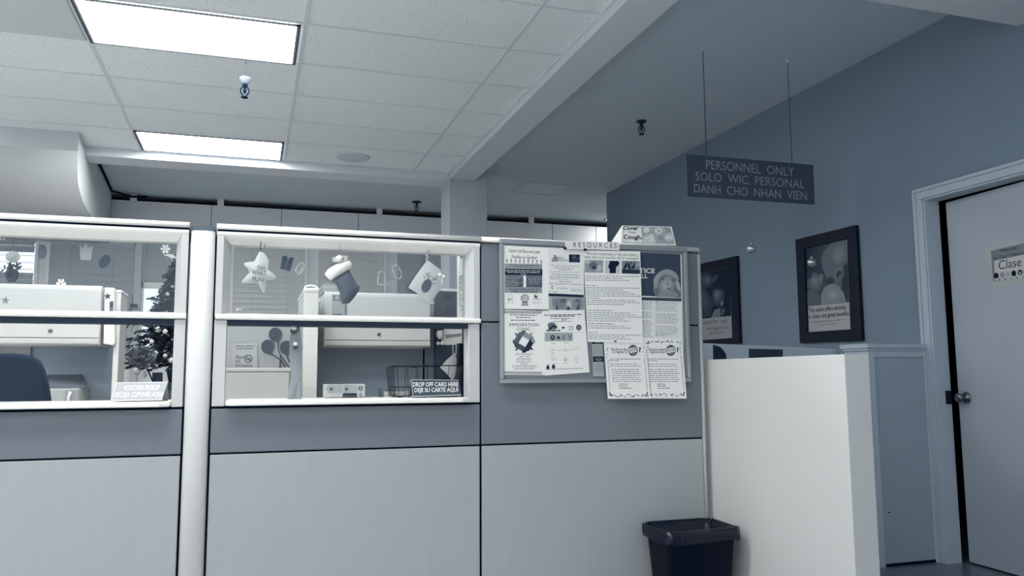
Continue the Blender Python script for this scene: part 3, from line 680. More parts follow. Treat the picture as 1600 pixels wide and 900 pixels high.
# immigration clinic
t, P = paper_thing(-0.0146, [(783.3, 484), (849.5, 486), (850.5, 586.2), (784.2, 585.6)], 'Immigration Clinic flyer with ring of hands, lower left of the notice board')
q = t
for y0, y1 in ((485.5, 489.8), (580.2, 584.4)):
    for i in range(23):
        x = 786+i*2.62; yy = 0.012*(x-786); q.poly(P, [(x, y1+yy), (x+1.3, y1+yy), (x+3.4, y0+yy), (x+2.1, y0+yy)], I(55), d1)
q.words(P, 797, 839, 492.6, 1.5, 0.02, I(105), d1, 31); q.words(P, 806, 830, 496.6, 1.5, 0.01, I(105), d1, 32); q.words(P, 798, 838, 501, 1.5, 0.01, I(105), d1, 33)
q.text(P, 'IMMIGRATION', 795.5, 841.5, 505, 509.8, 0.002, K, d1); q.text(P, 'CLINIC', 807, 828.5, 511.8, 516.4, 0.0, K, d1)
def hand(a, tone):
    ca, sa = math.cos(a), math.sin(a)
    def r(p): return (818.5+p[0]*ca-p[1]*sa, 533.8+p[0]*sa+p[1]*ca)
    q.poly(P, [r(p) for p in ((-10, -14.5), (9, -14), (12, -10), (10, -5), (5, -6), (-8, -6.5), (-12, -8))], I(tone), d1)
    q.poly(P, [r(p) for p in ((9, -12), (15.5, -8.5), (16.5, -4.5), (12, -5.5), (8, -7))], I(tone), d2)
    q.poly(P, [r(p) for p in ((2, -14), (4.5, -19), (6, -18), (5.5, -13))], I(tone), d2)
hand(math.radians(8+20), 150); hand(math.radians(98+20), 45); hand(math.radians(188+20), 85); hand(math.radians(278+20), 100)
for s_, x0, x1, y in (('EVERY WEDNESDAY', 805, 832, 554.5), ('10AM - 12PM', 811, 827, 558.3), ('160 E VIRGINIA ST', 807, 831, 562.1), ('SAN JOSE, CA 95112', 807, 831, 565.9), ('ROOM 8', 814, 825, 569.6), ('NO APPOINTMENTS NEEDED', 800, 838.5, 573.4), ('FREE CONSULTATIONS', 804, 834.5, 577.2)):
    q.text(P, s_, x0, x1, y-2.4, y, 0, K2, d1)
q.finish()
# service list flyer
t, P = paper_thing(-0.0162, [(847.5, 485.6), (913.2, 484.3), (921.3, 581.8), (850.8, 587)], 'slightly tilted flyer with rows of small logos, beside the Immigration Clinic flyer')
q = t; k = -0.02
for x0, x1, y, h in ((850, 908, 493, 1.4), (860, 898, 495.2, 1.6), (860, 892, 498.4, 1), (878, 886, 500.6, 1.4), (864, 894, 503, 0.9)): q.words(P, x0, x1, y, h, -0.015, I(90), d1, int(y))
q.ell(P, 862, 508, 6.5, 4.4, I(110), d1); q.ell(P, 866, 511, 5, 3.4, I(85), d1); q.ell(P, 860, 513, 3.4, 2.4, I(60), d2); q.words(P, 853.5, 875, 517.6, 2.2, -0.01, I(50), d2, 40); q.ell(P, 880, 512, 2.6, 1.6, I(60), d1, 12); q.rect(P, 889, 509.5, 895.5, 516, I(165), d1); q.rect(P, 890.5, 511, 894, 514.6, paper, d2); q.ell(P, 904.3, 511.8, 4.2, 4.6, I(80), d1); q.ell(P, 904.3, 512.2, 2.4, 2.8, I(125), d2, 12)
q.words(P, 850, 911, 519.6, 0.5, -0.01, I(160), d1, 41)
q.rect(P, 851, 520.2, 895, 533.4, I(165), d1, k=-0.012)
q.ell(P, 863.3, 527.4, 3.6, 4.0, I(45), d2); q.ell(P, 863, 527, 1.5, 1.7, I(150), d3, 10); q.ell(P, 872.4, 527.6, 2.6, 2.6, I(70), d2); q.ring(P, 881.6, 527, 2.0, 2.6, 1.2, I(75), d2, 12, 60, 320); q.line(P, [(888, 523), (890.3, 527), (893, 523)], 1.2, I(90), d2); q.line(P, [(890.3, 527), (890.3, 531)], 1.2, I(90), d2)
for (x, y, wd) in ((861, 537, 8), (881, 536, 7), (861, 545.5, 7), (861, 548, 7), (871, 548, 7), (880.5, 546, 6), (880, 548.6, 7), (889.5, 547, 7), (898, 545, 7), (861, 551.5, 6), (861, 554, 6), (861, 559.5, 8), (862, 562.6, 7), (881, 558.4, 5), (899, 558, 6), (898, 561, 8), (898.5, 564.4, 4), (881, 567.6, 6), (899, 567, 5), (855, 569.6, 5), (864, 568.6, 5)):
    q.words(P, x, x+wd, y, 0.7, -0.02, I(150), d1, int(x*3+y))
q.line(P, [(881, 560.5), (883.4, 564), (886, 560.5)], 1.0, K2, d1)
for x, y in ((856, 573.5), (864.7, 572.5)): q.poly(P, [(x-2.6, y+2.6), (x-2.2, y-1), (x, y-4), (x+2.6, y-0.5), (x+2.8, y+2.4)], I(45), d1); q.rect(P, x-1.4, y+2.2, x+1.4, y+3.8, I(45), d1)
q.words(P, 852, 912, 577.6, 0.8, -0.03, I(95), d1, 45)
q.finish()
# generic statue poster (bottom layer of the right column)
t, P = paper_thing(-0.0140, [(983, 392.6), (1064.8, 398.2), (1068.5, 600), (990, 598)], 'newsletter with large grey sculpture photo, right edge of the notice board', m=paper2)
q = t; q.poly(P, [(984, 393), (1063, 398), (1064.6, 465.5), (985, 461)], I(66), d1)
q.poly(P, [(1024, 463.6), (1020, 452), (1022, 436), (1030, 426), (1040, 421), (1050, 423), (1058, 430), (1062, 442), (1064.3, 452), (1064.5, 465.3)], I(112), d2)
q.blob(P, [(1023, 452), (1020, 438), (1026, 427), (1039, 420), (1051, 422), (1060, 431), (1061, 440), (1050, 431), (1038, 428), (1029, 436), (1027, 450)], I(150), d2*1.3)
q.soft(P, 1042, 446, 12.5, 16, 132, 172, d3, rot=0.35, ox=-1, oy=-1); q.blob(P, [(1026, 463.8), (1030, 456), (1042, 453), (1056, 455), (1062, 465)], I(140), d3*2.2)
q.soft(P, 1051.5, 438, 3.6, 2.4, 120, 78, d3*2.4, rot=0.3, n=3); q.soft(P, 1035.5, 436, 3.4, 1.8, 120, 84, d3*2.4, rot=-0.5, n=3); q.blob(P, [(1042, 437), (1046, 445), (1042, 447), (1039, 445)], I(138), d3*2.4); q.ell(P, 1044.5, 451, 3.4, 1.1, I(100), d3*2.6, rot=0.3); q.blob(P, [(1056, 436), (1062, 444), (1063.6, 458), (1058, 452), (1055, 444)], I(168), d3*2.4)
q.poly(P, [(984, 446), (992, 448), (1004, 463), (985, 462)], I(120), d2)
q.text(P, 'JUSTICE', 981, 1023, 418.5, 425.6, 0.03, I(205), FW*0.0014, bold=0.03); q.text(P, 'FOR ALL', 974, 1012, 427.3, 433.7, 0.03, I(205), FW*0.0014, bold=0.03)
q.rect(P, 985, 463.8, 1064.6, 468.4, I(30), d2, k=0.03)
for i in range(24): q.ell(P, 1003+i*2.55, 466+0.03*(1003+i*2.55-985)-0.1, 0.55, 0.7, I(170), d3, 6)
for i in range(21):
    y = 472+i*2.7
    if i not in (5, 10): q.words(P, 1003, 1020-(i % 4), y, 0.8, 0.02, I(125), d1, 60+i)
    if i not in (6, 13) and y < 523: q.words(P, 1024, 1060-(i % 5), y, 0.8, 0.02, I(125), d1, 90+i)
q.ring(P, 1026.5, 472.6, 2, 2.2, 0.5, K3, d1, 10, 60, 330)
q.words(P, 1024, 1050, 522.5, 0.8, 0.02, I(110), d1, 130); q.words(P, 1024, 1043, 525, 0.8, 0.02, I(110), d1, 131)
q.finish()
# bilingual voter pages
def curl(y0, amt, ztop):
    y0 -= 0.0195
    def P(x, y):
        p = at('y', y0, x, y); dd = max(0.0, ztop-p.z); yy = y0-amt*dd*dd
        return at('y', yy, x, y)
    return P
def curled(name, label, cs_, P, m):
    q = MB(); n = 12; q.final = (name, label, 'paper', 'papers on the notice board')
    for i in range(n):
        v0, v1 = i/n, (i+1)/n; lerp = lambda p, r, s: (p[0]+(r[0]-p[0])*s, p[1]+(r[1]-p[1])*s)
        q.slab([P(*lerp(cs_[0], cs_[3], v0)), P(*lerp(cs_[1], cs_[2], v0)), P(*lerp(cs_[1], cs_[2], v1)), P(*lerp(cs_[0], cs_[3], v1))], (0, 0.001, 0), m)
    return q
def vines(q, P, x0, x1, y0, y1, kx, d, top=True):
    r = random.Random(int(x0)); n = 11
    for yy in ((y0+4, y1-4) if top else (y1-4,)):
        for i in range(n):
            x = x0+4+(x1-x0-8)*i/(n-1)+(yy-y0)*kx; y = yy+r.uniform(-1.4, 1.4); a = r.uniform(0, 360)
            q.ring(P, x, y, r.uniform(1.4, 3.2), r.uniform(1, 2), 0.9 if i % 3 else 1.4, I(60 if i % 3 else 30), d, 6, a, a+r.uniform(110, 200))
    for s in (0, 1):
        for i in range(5):
            y = y0+7+i*5; x = (x0+3 if s == 0 else x1-3)+(y-y0)*kx; a = r.uniform(0, 360); q.ring(P, x, y, 1.5, 1.8, 0.7, I(80), d, 5, a, a+150)
        q.line(P, [((x0+3 if s == 0 else x1-3)+(y-y0)*kx, y) for y in (y0+28, y0+45, y1-12)], 0.6, I(95), d)
        q.ring(P, (x0+7 if s == 0 else x1-7)+(y1-10-y0)*kx, y1-9, 4.5, 5.5, 1.6, I(35), d, 8, *((95, 185) if s == 0 else (-5, 85)))
def vote(q, P, x0, k, txt1, txt2, word, d, seed, kx):
    q.text(P, txt1, x0+11, x0+37, 543.6, 547.8, k, K, d, bold=0.01); q.text(P, txt2, x0+14, x0+37, 547.6, 551.6, k, K, d, bold=0.01)
    cx_, cy_ = x0+46, 547.5
    q.ell(P, cx_, cy_, 7.6, 8.6, I(50), d); q.ell(P, cx_, cy_, 6.6, 7.6, paper2, d*1.5)
    q.poly(P, [(cx_-6.4, cy_-3.4), (cx_-3, cy_-7.4), (cx_+3, cy_-7.6), (cx_+6.4, cy_-4.6)], I(45), d*2); q.poly(P, [(cx_-6.4, cy_+4.6), (cx_+6.4, cy_+2.6), (cx_+3.4, cy_+7), (cx_-3, cy_+7.4)], I(45), d*2)
    for i in range(3): q.ell(P, cx_-3+3*i, cy_-5.4, 0.8, 0.7, paper, d*2.5, 6); q.ell(P, cx_-2+2.6*i, cy_+5.4, 0.8, 0.7, paper, d*2.5, 6)
    q.text(P, word, cx_-5.6, cx_+5.8, cy_-2.0, cy_+2.6, -0.12, K2, d*2.5, bold=0.01); q.text(P, '?', cx_+9, cx_+12.4, cy_-4.5, cy_+2.6, 0, I(30), d, bold=0.04)
    ys = (561.5, 564, 569.5, 572.7, 577.8, 581, 584, 587.2, 590.3, 593.5, 596.8)
    for i, y in enumerate(ys): q.words(P, x0+(10 if i > 3 else 8)+(y-535)*kx, x0+(56 if i not in (1,) else 25)+(y-535)*kx-(i % 3)*2, y, 0.95, 0.0, I(118), d, seed+i)
    for i, y in enumerate((600.6, 603.6, 607)): q.words(P, x0+20+(y-535)*kx, x0+(34, 33, 40)[i]+(y-535)*kx, y, 1.0, 0.0, I(75), d, seed+20+i)
Pe = curl(-0.0168, 0.30, 1.20)
t = curled('paper_sheet', 'Spanish voter registration page with vine border, lower right corner of the board', [(1004, 528), (1066, 530), (1072.8, 622.8), (1016, 622.6)], Pe, paper)
q = t; vines(q, Pe, 1007, 1065.5, 530, 621.5, 0.075, d1); vote(q, Pe, 1002, 0.005, 'Quiere usted', 'registrarse para', 'VOTAR', d1, 200, 0.07)
q.finish()
Pd = curl(-0.0186, 0.42, 1.20)
t = curled('paper_sheet', 'English voter registration page with vine border, hanging left of its Spanish twin', [(943.5, 535), (1007.5, 533), (1017.2, 622.9), (949.8, 623.2)], Pd, paper)
q = t; vines(q, Pd, 944.5, 1008.5, 537, 622, 0.075, d1, top=False); vote(q, Pd, 943, 0.0, 'Would you like', 'to register to', 'VOTE', d1, 300, 0.06)
q.finish()
# long research recruitment page
t, P = paper_thing(-0.0215, [(911.5, 391.4), (1000.2, 392.6), (1004.8, 536.6), (918.5, 534)], 'tall page about expecting a baby with three photos on top, centre of notice board')
q = t
q.text(P, 'Are you expecting or do you have a', 916, 996.5, 393.0, 397.8, 0.036, K2, d1); q.text(P, 'baby who is 6 months old or younger?', 913.5, 998.5, 399.2, 403.4, 0.03, K2, d1)
q.rect(P, 913.5, 406.2, 942.5, 425.6, I(150), d1, k=0.02); q.ell(P, 927, 415, 7, 6, I(110), d2, rot=0.5); q.ell(P, 936, 419, 6, 5, I(178), d2, rot=-0.6); q.ell(P, 928, 418, 3, 3, I(70), d3); q.ell(P, 918, 409, 5, 3, I(185), d2, rot=0.4)
q.rect(P, 945.5, 406.8, 969, 427, I(196), d1, k=0.02); q.poly(P, [(952.5, 407.6), (965, 408), (966.5, 415), (962.5, 416), (962, 427), (952.5, 427), (952.5, 421), (950, 416.5), (952, 412)], I(26), d2); q.line(P, [(963, 408), (967, 411), (962.5, 416.5)], 2, I(26), d2)
q.rect(P, 971.5, 407.6, 999.6, 427.4, I(130), d1, k=0.02); q.rect(P, 971.5, 421, 999.8, 427.4, I(48), d2, k=0.02)
for x, r_ in ((977, 0.5), (983, -0.3), (990, 0.7)): q.ell(P, x, 416.5, 1.9, 5.4, I(42), d3, rot=r_); q.line(P, [(x, 413), (x+5, 409)], 1.6, I(60), d3)
q.ell(P, 995, 413, 3.6, 4.4, I(165), d3)
blk = [(432, 3), (447, 6), (466.5, 4), (486, 6), (506.5, 3), (520.5, 4)]
for bi, (y0, nn) in enumerate(blk):
    for i in range(nn):
        y = y0+i*3.15; x0 = 913.6+(y-405)*0.05
        if i == 0 and bi: q.words(P, x0, x0+(17, 20, 40, 40, 14)[bi-1], y-0.4, 1.0, 0.008, I(110), d1, 400+bi)
        else: q.words(P, x0, 999.5+(y-405)*0.033-(((i*7+bi*5) % 4)*9 if i else 2), y, 1.0, 0.008, I(128), d1, 420+bi*9+i)
q.ell(P, 961.4, 533.2, 2.4, 1.2, I(50), d1, 10, rot=-0.2)
q.finish()
# small cards
t, P = paper_thing(-0.0192, [(924.5, 531.5), (940.8, 531.5), (944, 588.3), (927, 588)], 'narrow strip of small dark-topped cards, bottom of the notice board between flyers', name='card_strip', cat='card', m=I(170))
q = t
for y, dx in ((529, 0), (557, 1.8)):
    q.poly(P, [(924.5+dx, y), (941.2+dx, y-0.4), (942+dx, y+8.2), (925+dx, y+8.6)], I(38), d1); q.ring(P, 933.2+dx, y+5.0, 5, 3, 0.6, I(150), d2, 8, 180, 360); q.text(P, 'THE LAW', 929+dx, 938+dx, y+4.2, y+6.6, 0, I(180), d2, bold=0.01)
    for i in range(6): q.words(P, 926.6+dx, 941+dx, y+12+i*2.6, 0.7, 0, I(120), d1, 500+i)
q.finish()
# RESOURCES banner
P = PY(-0.0430); t = thing('banner', (1.45, -0.043, 1.665), 'white RESOURCES banner strip pinned over the top frame of the notice board', 'banner')
q = MB(); q.sheet(P, [(882.5, 376.8), (967.4, 378.2), (968, 391.2), (883.5, 388.8)], mat('banner_paper', 226, 0.6), (0, 0.0012, 0)); q.build('sheet', t)
q = MB(); q.text(P, 'R E S O U R C E S', 896, 963.5, 378.6, 386.2, 0.02, I(50), d1); q.build('lettering', t)
for i, (x, y) in enumerate(((882.6, 388.2), (913.6, 390.4))):
    c = at('y', -0.0432, x, y); q = MB(); q.lathe(c, [(0.006, 0.0), (0.0065, 0.003), (0.003, 0.005), (0.0032, 0.010), (0.0045, 0.012)], I(30), 12, (0, -1, 0))
    tag(q.build('push_pin'), ('dark push pin at the left end of the RESOURCES banner', 'dark push pin in the lower edge of the RESOURCES banner')[i], 'push pin', 'push pins on the notice board')
# cover your cough tent card
t = thing('tent_card', (1.71, 0.03, 1.692), 'folded Cover Your Cough tent card standing on top of the counter', 'tent card')
yf, yt = -0.012, 0.030
def TC(x, y):                                         # sloping front face: z 1.692 at yf, top at yt
    z0, z1 = 1.6925, 1.797
    d = _f+RT*((x-800)/FPX)-UP*((y-450)/FPX)
    n = Vector((0, -(z1-z0), (yt-yf))); o = Vector((0, yf, z0)); return CAM+d*((o-CAM).dot(n)/d.dot(n))
a, c, e, g_ = TC(972, 352.3), TC(1049.5, 354.2), TC(1056.6, 383.8), TC(970.2, 381.5)
q = MB(); up = 0.0
q.slab([a, c, e, g_], (0, 0.0015, 0), mat('card_white', 230, 0.6))
bk0, bk1 = Vector((a.x-0.02, 0.078, 1.693)), Vector((e.x-0.01, 0.078, 1.693))
q.slab([a, c, bk1, bk0], (0, 0.0015, 0), mat('card_white', 230, 0.6)); q.build('card', t)
q = MB(); q.slab([a, g_, Vector((TC(959.5, 380.5).x, 0.03, 1.693))], (0.001, 0.0, 0), mat('card_white', 230, 0.6)); q.build('end_flap', t)
q = MB(); nd = Vector((0, -0.93, 0.37)); d = nd*0.0006
q.line(TC, [(974, 354.2), (1047, 356), (1053.8, 381), (974.8, 378.6), (974, 354.2)], 0.6, I(110), d)
q.poly(TC, [(1001.5, 355.2), (1046.6, 356.3), (1053, 380.5), (1004, 379)], I(168), d)
q.text(TC, 'Cover', 973.5, 997.5, 353.4, 359, 0.02, I(55), d, bold=0.03); q.text(TC, 'Your', 981, 994, 361.2, 364.6, 0.02, I(75), d, bold=0.01); q.text(TC, 'Cough.', 974.5, 1003, 367, 373.2, 0.02, I(55), d, bold=0.03)
d = nd*0.0010
q.ell(TC, 1010, 360, 5.8, 6.0, I(212), d); q.ring(TC, 1010, 360, 5.8, 6.0, 0.6, I(110), d*1.3); q.poly(TC, [(1004, 379), (1005, 368), (1013, 366), (1020, 364), (1026, 379.6)], I(212), d); q.line(TC, [(1004, 379), (1005, 370), (1012, 366), (1019, 364.6), (1025, 379)], 0.6, I(115), d*1.3); q.ring(TC, 1010, 366.5, 4, 3.4, 0.6, I(110), d*1.5, 12); q.line(TC, [(1006, 372), (1010, 377), (1014, 372)], 0.5, I(120), d*1.3)
q.ell(TC, 1029, 361, 7, 5.8, I(212), d); q.ring(TC, 1029, 361, 7, 5.8, 0.5, I(120), d*1.3); q.line(TC, [(1025, 358), (1033, 364)], 0.8, I(120), d*1.3); q.line(TC, [(1032, 357.5), (1027, 364)], 0.8, I(120), d*1.3)
q.ell(TC, 1045, 371, 6.8, 6.4, I(212), d); q.ring(TC, 1045, 371, 6.8, 6.4, 0.5, I(120), d*1.3); q.line(TC, [(1040, 369), (1045, 366.5), (1050, 369)], 0.7, I(120), d*1.3); q.line(TC, [(1042, 375), (1048, 374)], 0.7, I(120), d*1.3)
for x, y in ((1038, 357), (1040, 359.4), (1041, 361.8), (1028, 370), (1029, 372.6), (1029.5, 375)): q.words(TC, x, x+8, y, 0.8, 0.02, I(95), d, int(x+y))
q.build('printing', t)

# ------------------------------------------------------------------ back windows with blinds
blind_dark = mat('blind_slat_grey', (0.40, 0.44, 0.48), 0.7)
def window(n, x0, x1, z0, z1, slat, tilt, blind=blind):
    t = thing('window_%d' % n, ((x0+x1)/2, YB, z0), None, None); struct(t)
    q = MB(); fm = mat('window_frame', 250, 0.5)
    for a, c, e, f in ((x0-0.03, x0, z0-0.03, z1+0.03), (x1, x1+0.03, z0-0.03, z1+0.03), (x0-0.03, x1+0.03, z1, z1+0.03), (x0-0.03, x1+0.03, z0-0.03, z0)): q.box(a, c, YB-0.03, YB-0.002, e, f, fm)
    q.build('window_frame', t)
    q = MB(); z = z1-0.03; i = 0
    while z > z0+0.01:
        tl = tilt(i); hw = slat*0.54; dy, dz = hw*math.cos(tl), hw*math.sin(tl); yc = YB-0.035
        q.add([(x0+0.004, yc-dy, z-dz), (x1-0.004, yc-dy, z-dz), (x1-0.004, yc+dy, z+dz), (x0+0.004, yc+dy, z+dz)], [(0, 1, 2, 3)], blind)
        z -= slat; i += 1
    q.box(x0+0.002, x1-0.002, YB-0.06, YB-0.012, z1-0.03, z1-0.002, blind)
    for xx in (x0+(x1-x0)*0.25, x0+(x1-x0)*0.75): q.tube([(xx, YB-0.07, z1-0.02), (xx, YB-0.07, z0+0.02)], 0.002, blind, 4)
    q.build('blind', t)
    return t
vert = lambda i: math.radians(77)
window(1, -2.95, -2.30, 1.35, 2.62, 0.075, lambda i: math.radians(12) if i in (2, 3, 4) else math.radians(72), blind_dark)
window(2, -2.155, -1.30, 1.25, 2.62, 0.075, lambda i: math.radians(80), blind_dark)
window(3, -0.235, 0.575, 1.18, 2.67, 0.064, vert)
window(4, 0.735, 1.53, 1.18, 2.66, 0.064, vert)
q = MB(); wx0, wx1, wz0, wz1 = -1.20, -0.45, 1.45, 2.125; fm = MATS['window_frame']
t = thing('window_5', ((wx0+wx1)/2, YB, wz0), None, None); struct(t)
for a, c, e, f in ((wx0-0.05, wx0, wz0-0.05, wz1+0.06), (wx1, wx1+0.05, wz0-0.05, wz1+0.06), (wx0-0.05, wx1+0.05, wz1, wz1+0.06), (wx0-0.05, wx1+0.05, wz0-0.05, wz0)): q.box(a, c, YB-0.025, YB-0.002, e, f, fm)
q.build('window_frame', t)
q = MB(); q.box(wx0, wx1, YB+0.03, YB+0.036, wz0, wz1, glass); q.build('pane', t)
q = MB(); q.box(-1.19, -0.30, YB-0.03, YB-0.004, 2.20, 2.66, mat('roller_shade', (0.40, 0.44, 0.49), 0.9)); tag(q.build('roller_shade'), 'plain grey roller shade above the bright back window, left pane', 'shade')
q = MB(); q.box(1.70, 2.60, YB-0.03, YB-0.004, 1.0, 2.72, mat('painted_wall_shade', (0.36, 0.40, 0.45), 0.9)); tag(q.build('painted_wall_shade'), 'grey panel painting shade on the back wall right of the blinds, behind the reindeer cloth', 'board')  # dark panel added to darken the back wall as if in shade
q = MB(); q.box(-1.285, -1.215, YB-0.10, YB-0.002, 0, 2.7, mat('window_post', 196, 0.6)); struct(q.build('trim_8', bev=0.004))

# ------------------------------------------------------------------ office furniture behind the counter
cabm = mat('bin_metal', 222, 0.45, noise=0.01, nscale=3)
cabm2 = mat('bin_metal_side', 214, 0.45)
def overhead(x0, x1, yf, z0, z1, label, lockx, right_face=True):
    t = thing('overhead_cabinet', ((x0+x1)/2, yf+0.2, z0), label, 'overhead cabinet', 'overhead storage cabinets')
    q = MB(); q.box(x0, x1, yf+0.012, yf+0.38, z0, z1-0.006, cabm2); q.build('body', t, bev=0.004)
    q = MB(); q.slab([(x0+0.004, y, z) for y, z in ((yf, z0+0.045), (yf, z1-0.03), (yf+0.004, z1-0.015), (yf+0.02, z1), (yf+0.05, z1), (yf+0.05, z0+0.045))], (x1-x0-0.008, 0, 0), cabm, False); dr = q.build('flipper_door', t, bev=0.002)
    q = MB(); q.lathe((lockx, yf, z0+0.085), [(0.0125, 0), (0.0125, 0.004), (0.008, 0.008), (0.006, 0.009)], steel, 16, (0, -1, 0)); q.build('lock', dr)
    q = MB(); q.slab([(x0+0.004, y, z) for y, z in ((yf+0.006, z0+0.040), (yf-0.004, z0+0.034), (yf-0.004, z0+0.010), (yf+0.012, z0), (yf+0.03, z0), (yf+0.03, z0+0.040))], (x1-x0-0.008, 0, 0), cabm2, False); q.build('lower_lip', t)
    return t
overhead(-2.1, -0.897, 2.20, 1.300, 1.668, 'white overhead cabinet behind the left window', -1.208+0.04)
overhead(0.452, 1.178, 2.20, 1.300, 1.670, 'white overhead cabinet behind the star and stocking window', at('y', 2.2, 592, 521).x)
def divider(x0, x1, y0, y1, z1, label, m, capm=None, name='office_divider'):
    t = thing(name, ((x0+x1)/2, (y0+y1)/2, 0), label, 'divider', 'office dividers'); q = MB(); q.box(x0, x1, y0+(0.022 if m is lip else 0), y1, 0.0, z1-0.02, mat('divider_fabric', 190, 0.9) if m is lip else m); q.build('panel', t, bev=0.003)
    if m is lip: q = MB(); q.box(x0, x1, y0, y0+0.022, 0.0, z1-0.02, lip); q.build('end_trim', t, bev=0.003)
    q = MB(); q.box(x0-0.003, x1+0.003, y0-0.003, y1+0.003, z1-0.02, z1, capm or lip); q.build('cap', t, bev=0.004); return t
# end bracket of the left cabinet
PB = PY(2.2); t = thing('end_bracket', (PB(171, 0).x, 2.3, 1.3), 'white end bracket closing the right side of the left overhead cabinet', 'bracket')
q = MB(); q.slab([PB(163.5, 449), PB(178.5, 449.5), PB(179.5, 536), PB(176, 539.5), PB(161.5, 537)], (0, 0.09, 0), lip); q.build('plate', t, bev=0.003)
q = MB(); q.slab([PB(171.5, 471)+FW*0.001, PB(177.5, 470)+FW*0.001, PB(177, 486)+FW*0.001, PB(171, 487)+FW*0.001], (0, 0.0008, 0), I(130)); q.slab([PB(172.4, 473)+FW*0.002, PB(176.6, 472.4)+FW*0.002, PB(176, 480)+FW*0.002, PB(172, 480.6)+FW*0.002], (0, 0.0008, 0), I(60)); q.build('sticker', t)
# back panels below the cabinets
t = divider(-2.4, -0.868, 2.59, 2.65, 1.655, 'dark fabric panel under the left overhead cabinet', darkfab)
t = divider(0.392, 1.60, 2.59, 2.65, 1.655, 'dark fabric panel under the right overhead cabinet', darkfab)
q = MB(); p = at('y', 2.588, 662, 560); q.box(p.x-0.006, p.x+0.006, 2.586, 2.5895, 0.0, 1.30, dark_gap); q.build('seam', t)
# side returns whose ends face the window
pa, pb, pc = at('y', 1.9, 473, 560), at('y', 1.9, 496, 560), at('y', 2.2, 507, 500)
t = divider(pa.x, pb.x, 1.9, 2.585, 1.652, 'white ended divider standing left of the cabinet, seen through the middle window', lip)
pa, pb = at('y', 2.25, 173, 580), at('y', 2.25, 185, 580)
t = divider(pa.x, pb.x-0.012, 2.30, 2.585, 1.655, 'white ended divider at the right end of the left overhead cabinet', lip)
zp = at('y', 2.3, 700, 451).z; t = divider(1.235, 1.75, 2.30, 2.36, zp, 'dark pin-up divider with pale top edge right of the middle cabinet', mat('dark_pinup', 62, 0.8, noise=0.25, nscale=9))
# white storage unit low in the pass-through opening
P = PY(1.35); a, c = P(351, 575), P(455, 573); t = thing('storage_cabinet', ((a.x+c.x)/2, 1.5, 0), 'plain white storage cabinet low behind the middle pass-through, left side', 'cabinet')
q = MB(); q.box(a.x, c.x, 1.37, 1.75, 0, a.z-0.004, lam2); q.build('body', t, bev=0.003); q = MB(); q.box(a.x-0.004, c.x+0.004, 1.35, 1.76, a.z-0.02, a.z, lam2); q.build('top', t, bev=0.003); q = MB(); q.box(a.x+0.01, c.x-0.01, 1.352, 1.372, 0.06, a.z-0.024, lam2); q.build('front', t, bev=0.002)
# desks
def desk(x0, x1, y0, y1, label):
    t = thing('desk', ((x0+x1)/2, (y0+y1)/2, 0), label, 'desk', 'office desks'); q = MB(); q.box(x0, x1, y0, y1, 0.71, 0.74, lam2); q.build('worktop', t, bev=0.004)
    for x in (x0+0.04, x1-0.08):
        for y in (y0+0.04, y1-0.08): q = MB(); q.box(x, x+0.04, y, y+0.04, 0, 0.71, steel); q.build('leg', t)
desk(-2.35, -0.98, 1.95, 2.58, 'desk under the left overhead cabinet'); desk(0.42, 1.22, 1.90, 2.58, 'desk under the right overhead cabinet')
# office chair at the left edge
P = PY(1.0); t = thing('office_chair', (-1.20, 1.05, 0), 'dark fabric office chair at the left edge, behind the pass-through', 'chair')
pr_ = [P(*p) for p in ((76.5, 640), (75.5, 626), (73, 608), (69.5, 592), (65, 576), (58, 563.5), (48, 556.5), (34, 553), (15, 551.5), (-12, 551.5), (-40, 553), (-60, 557), (-72, 565), (-79, 577), (-84, 592), (-88, 610), (-89, 640), (-85, 675), (-72, 690), (60, 690), (73, 672))]
q = MB(); q.slab([p+Vector((0, 0, 0)) for p in pr_], (0, 0.09, 0), chairfab, True); q.build('backrest', t, bev=0.025, seg=4)
q = MB(); xs = [p.x for p in pr_]; xm = (min(xs)+max(xs))/2
loft(q, [rrect(xm, 1.30, 0.23, 0.22, 0.43, 0.08, 6), rrect(xm, 1.30, 0.25, 0.24, 0.455, 0.09, 6), rrect(xm, 1.30, 0.25, 0.24, 0.485, 0.09, 6), rrect(xm, 1.30, 0.22, 0.21, 0.505, 0.08, 6)], chairfab, cap1=True); q.build('seat', t)
q = MB(); q.tube([(xm, 1.05, 0.95), (xm, 1.10, 0.70), (xm, 1.15, 0.44), (xm, 1.28, 0.42)], 0.025, black); q.build('back_support', t)
q = MB(); q.tube([(xm, 1.30, 0.08), (xm, 1.30, 0.43)], 0.028, black); q.build('column', t)
for i in range(5):
    a = 2*math.pi*i/5+0.3; q = MB(); q.tube([(xm, 1.30, 0.10), (xm+0.28*math.cos(a), 1.30+0.28*math.sin(a), 0.06)], [0.025, 0.016], black); lg = q.build('leg', t)
    q = MB(); q.ball((xm+0.28*math.cos(a), 1.30+0.28*math.sin(a), 0.026), 0.026, black, 10); q.build('caster', lg)
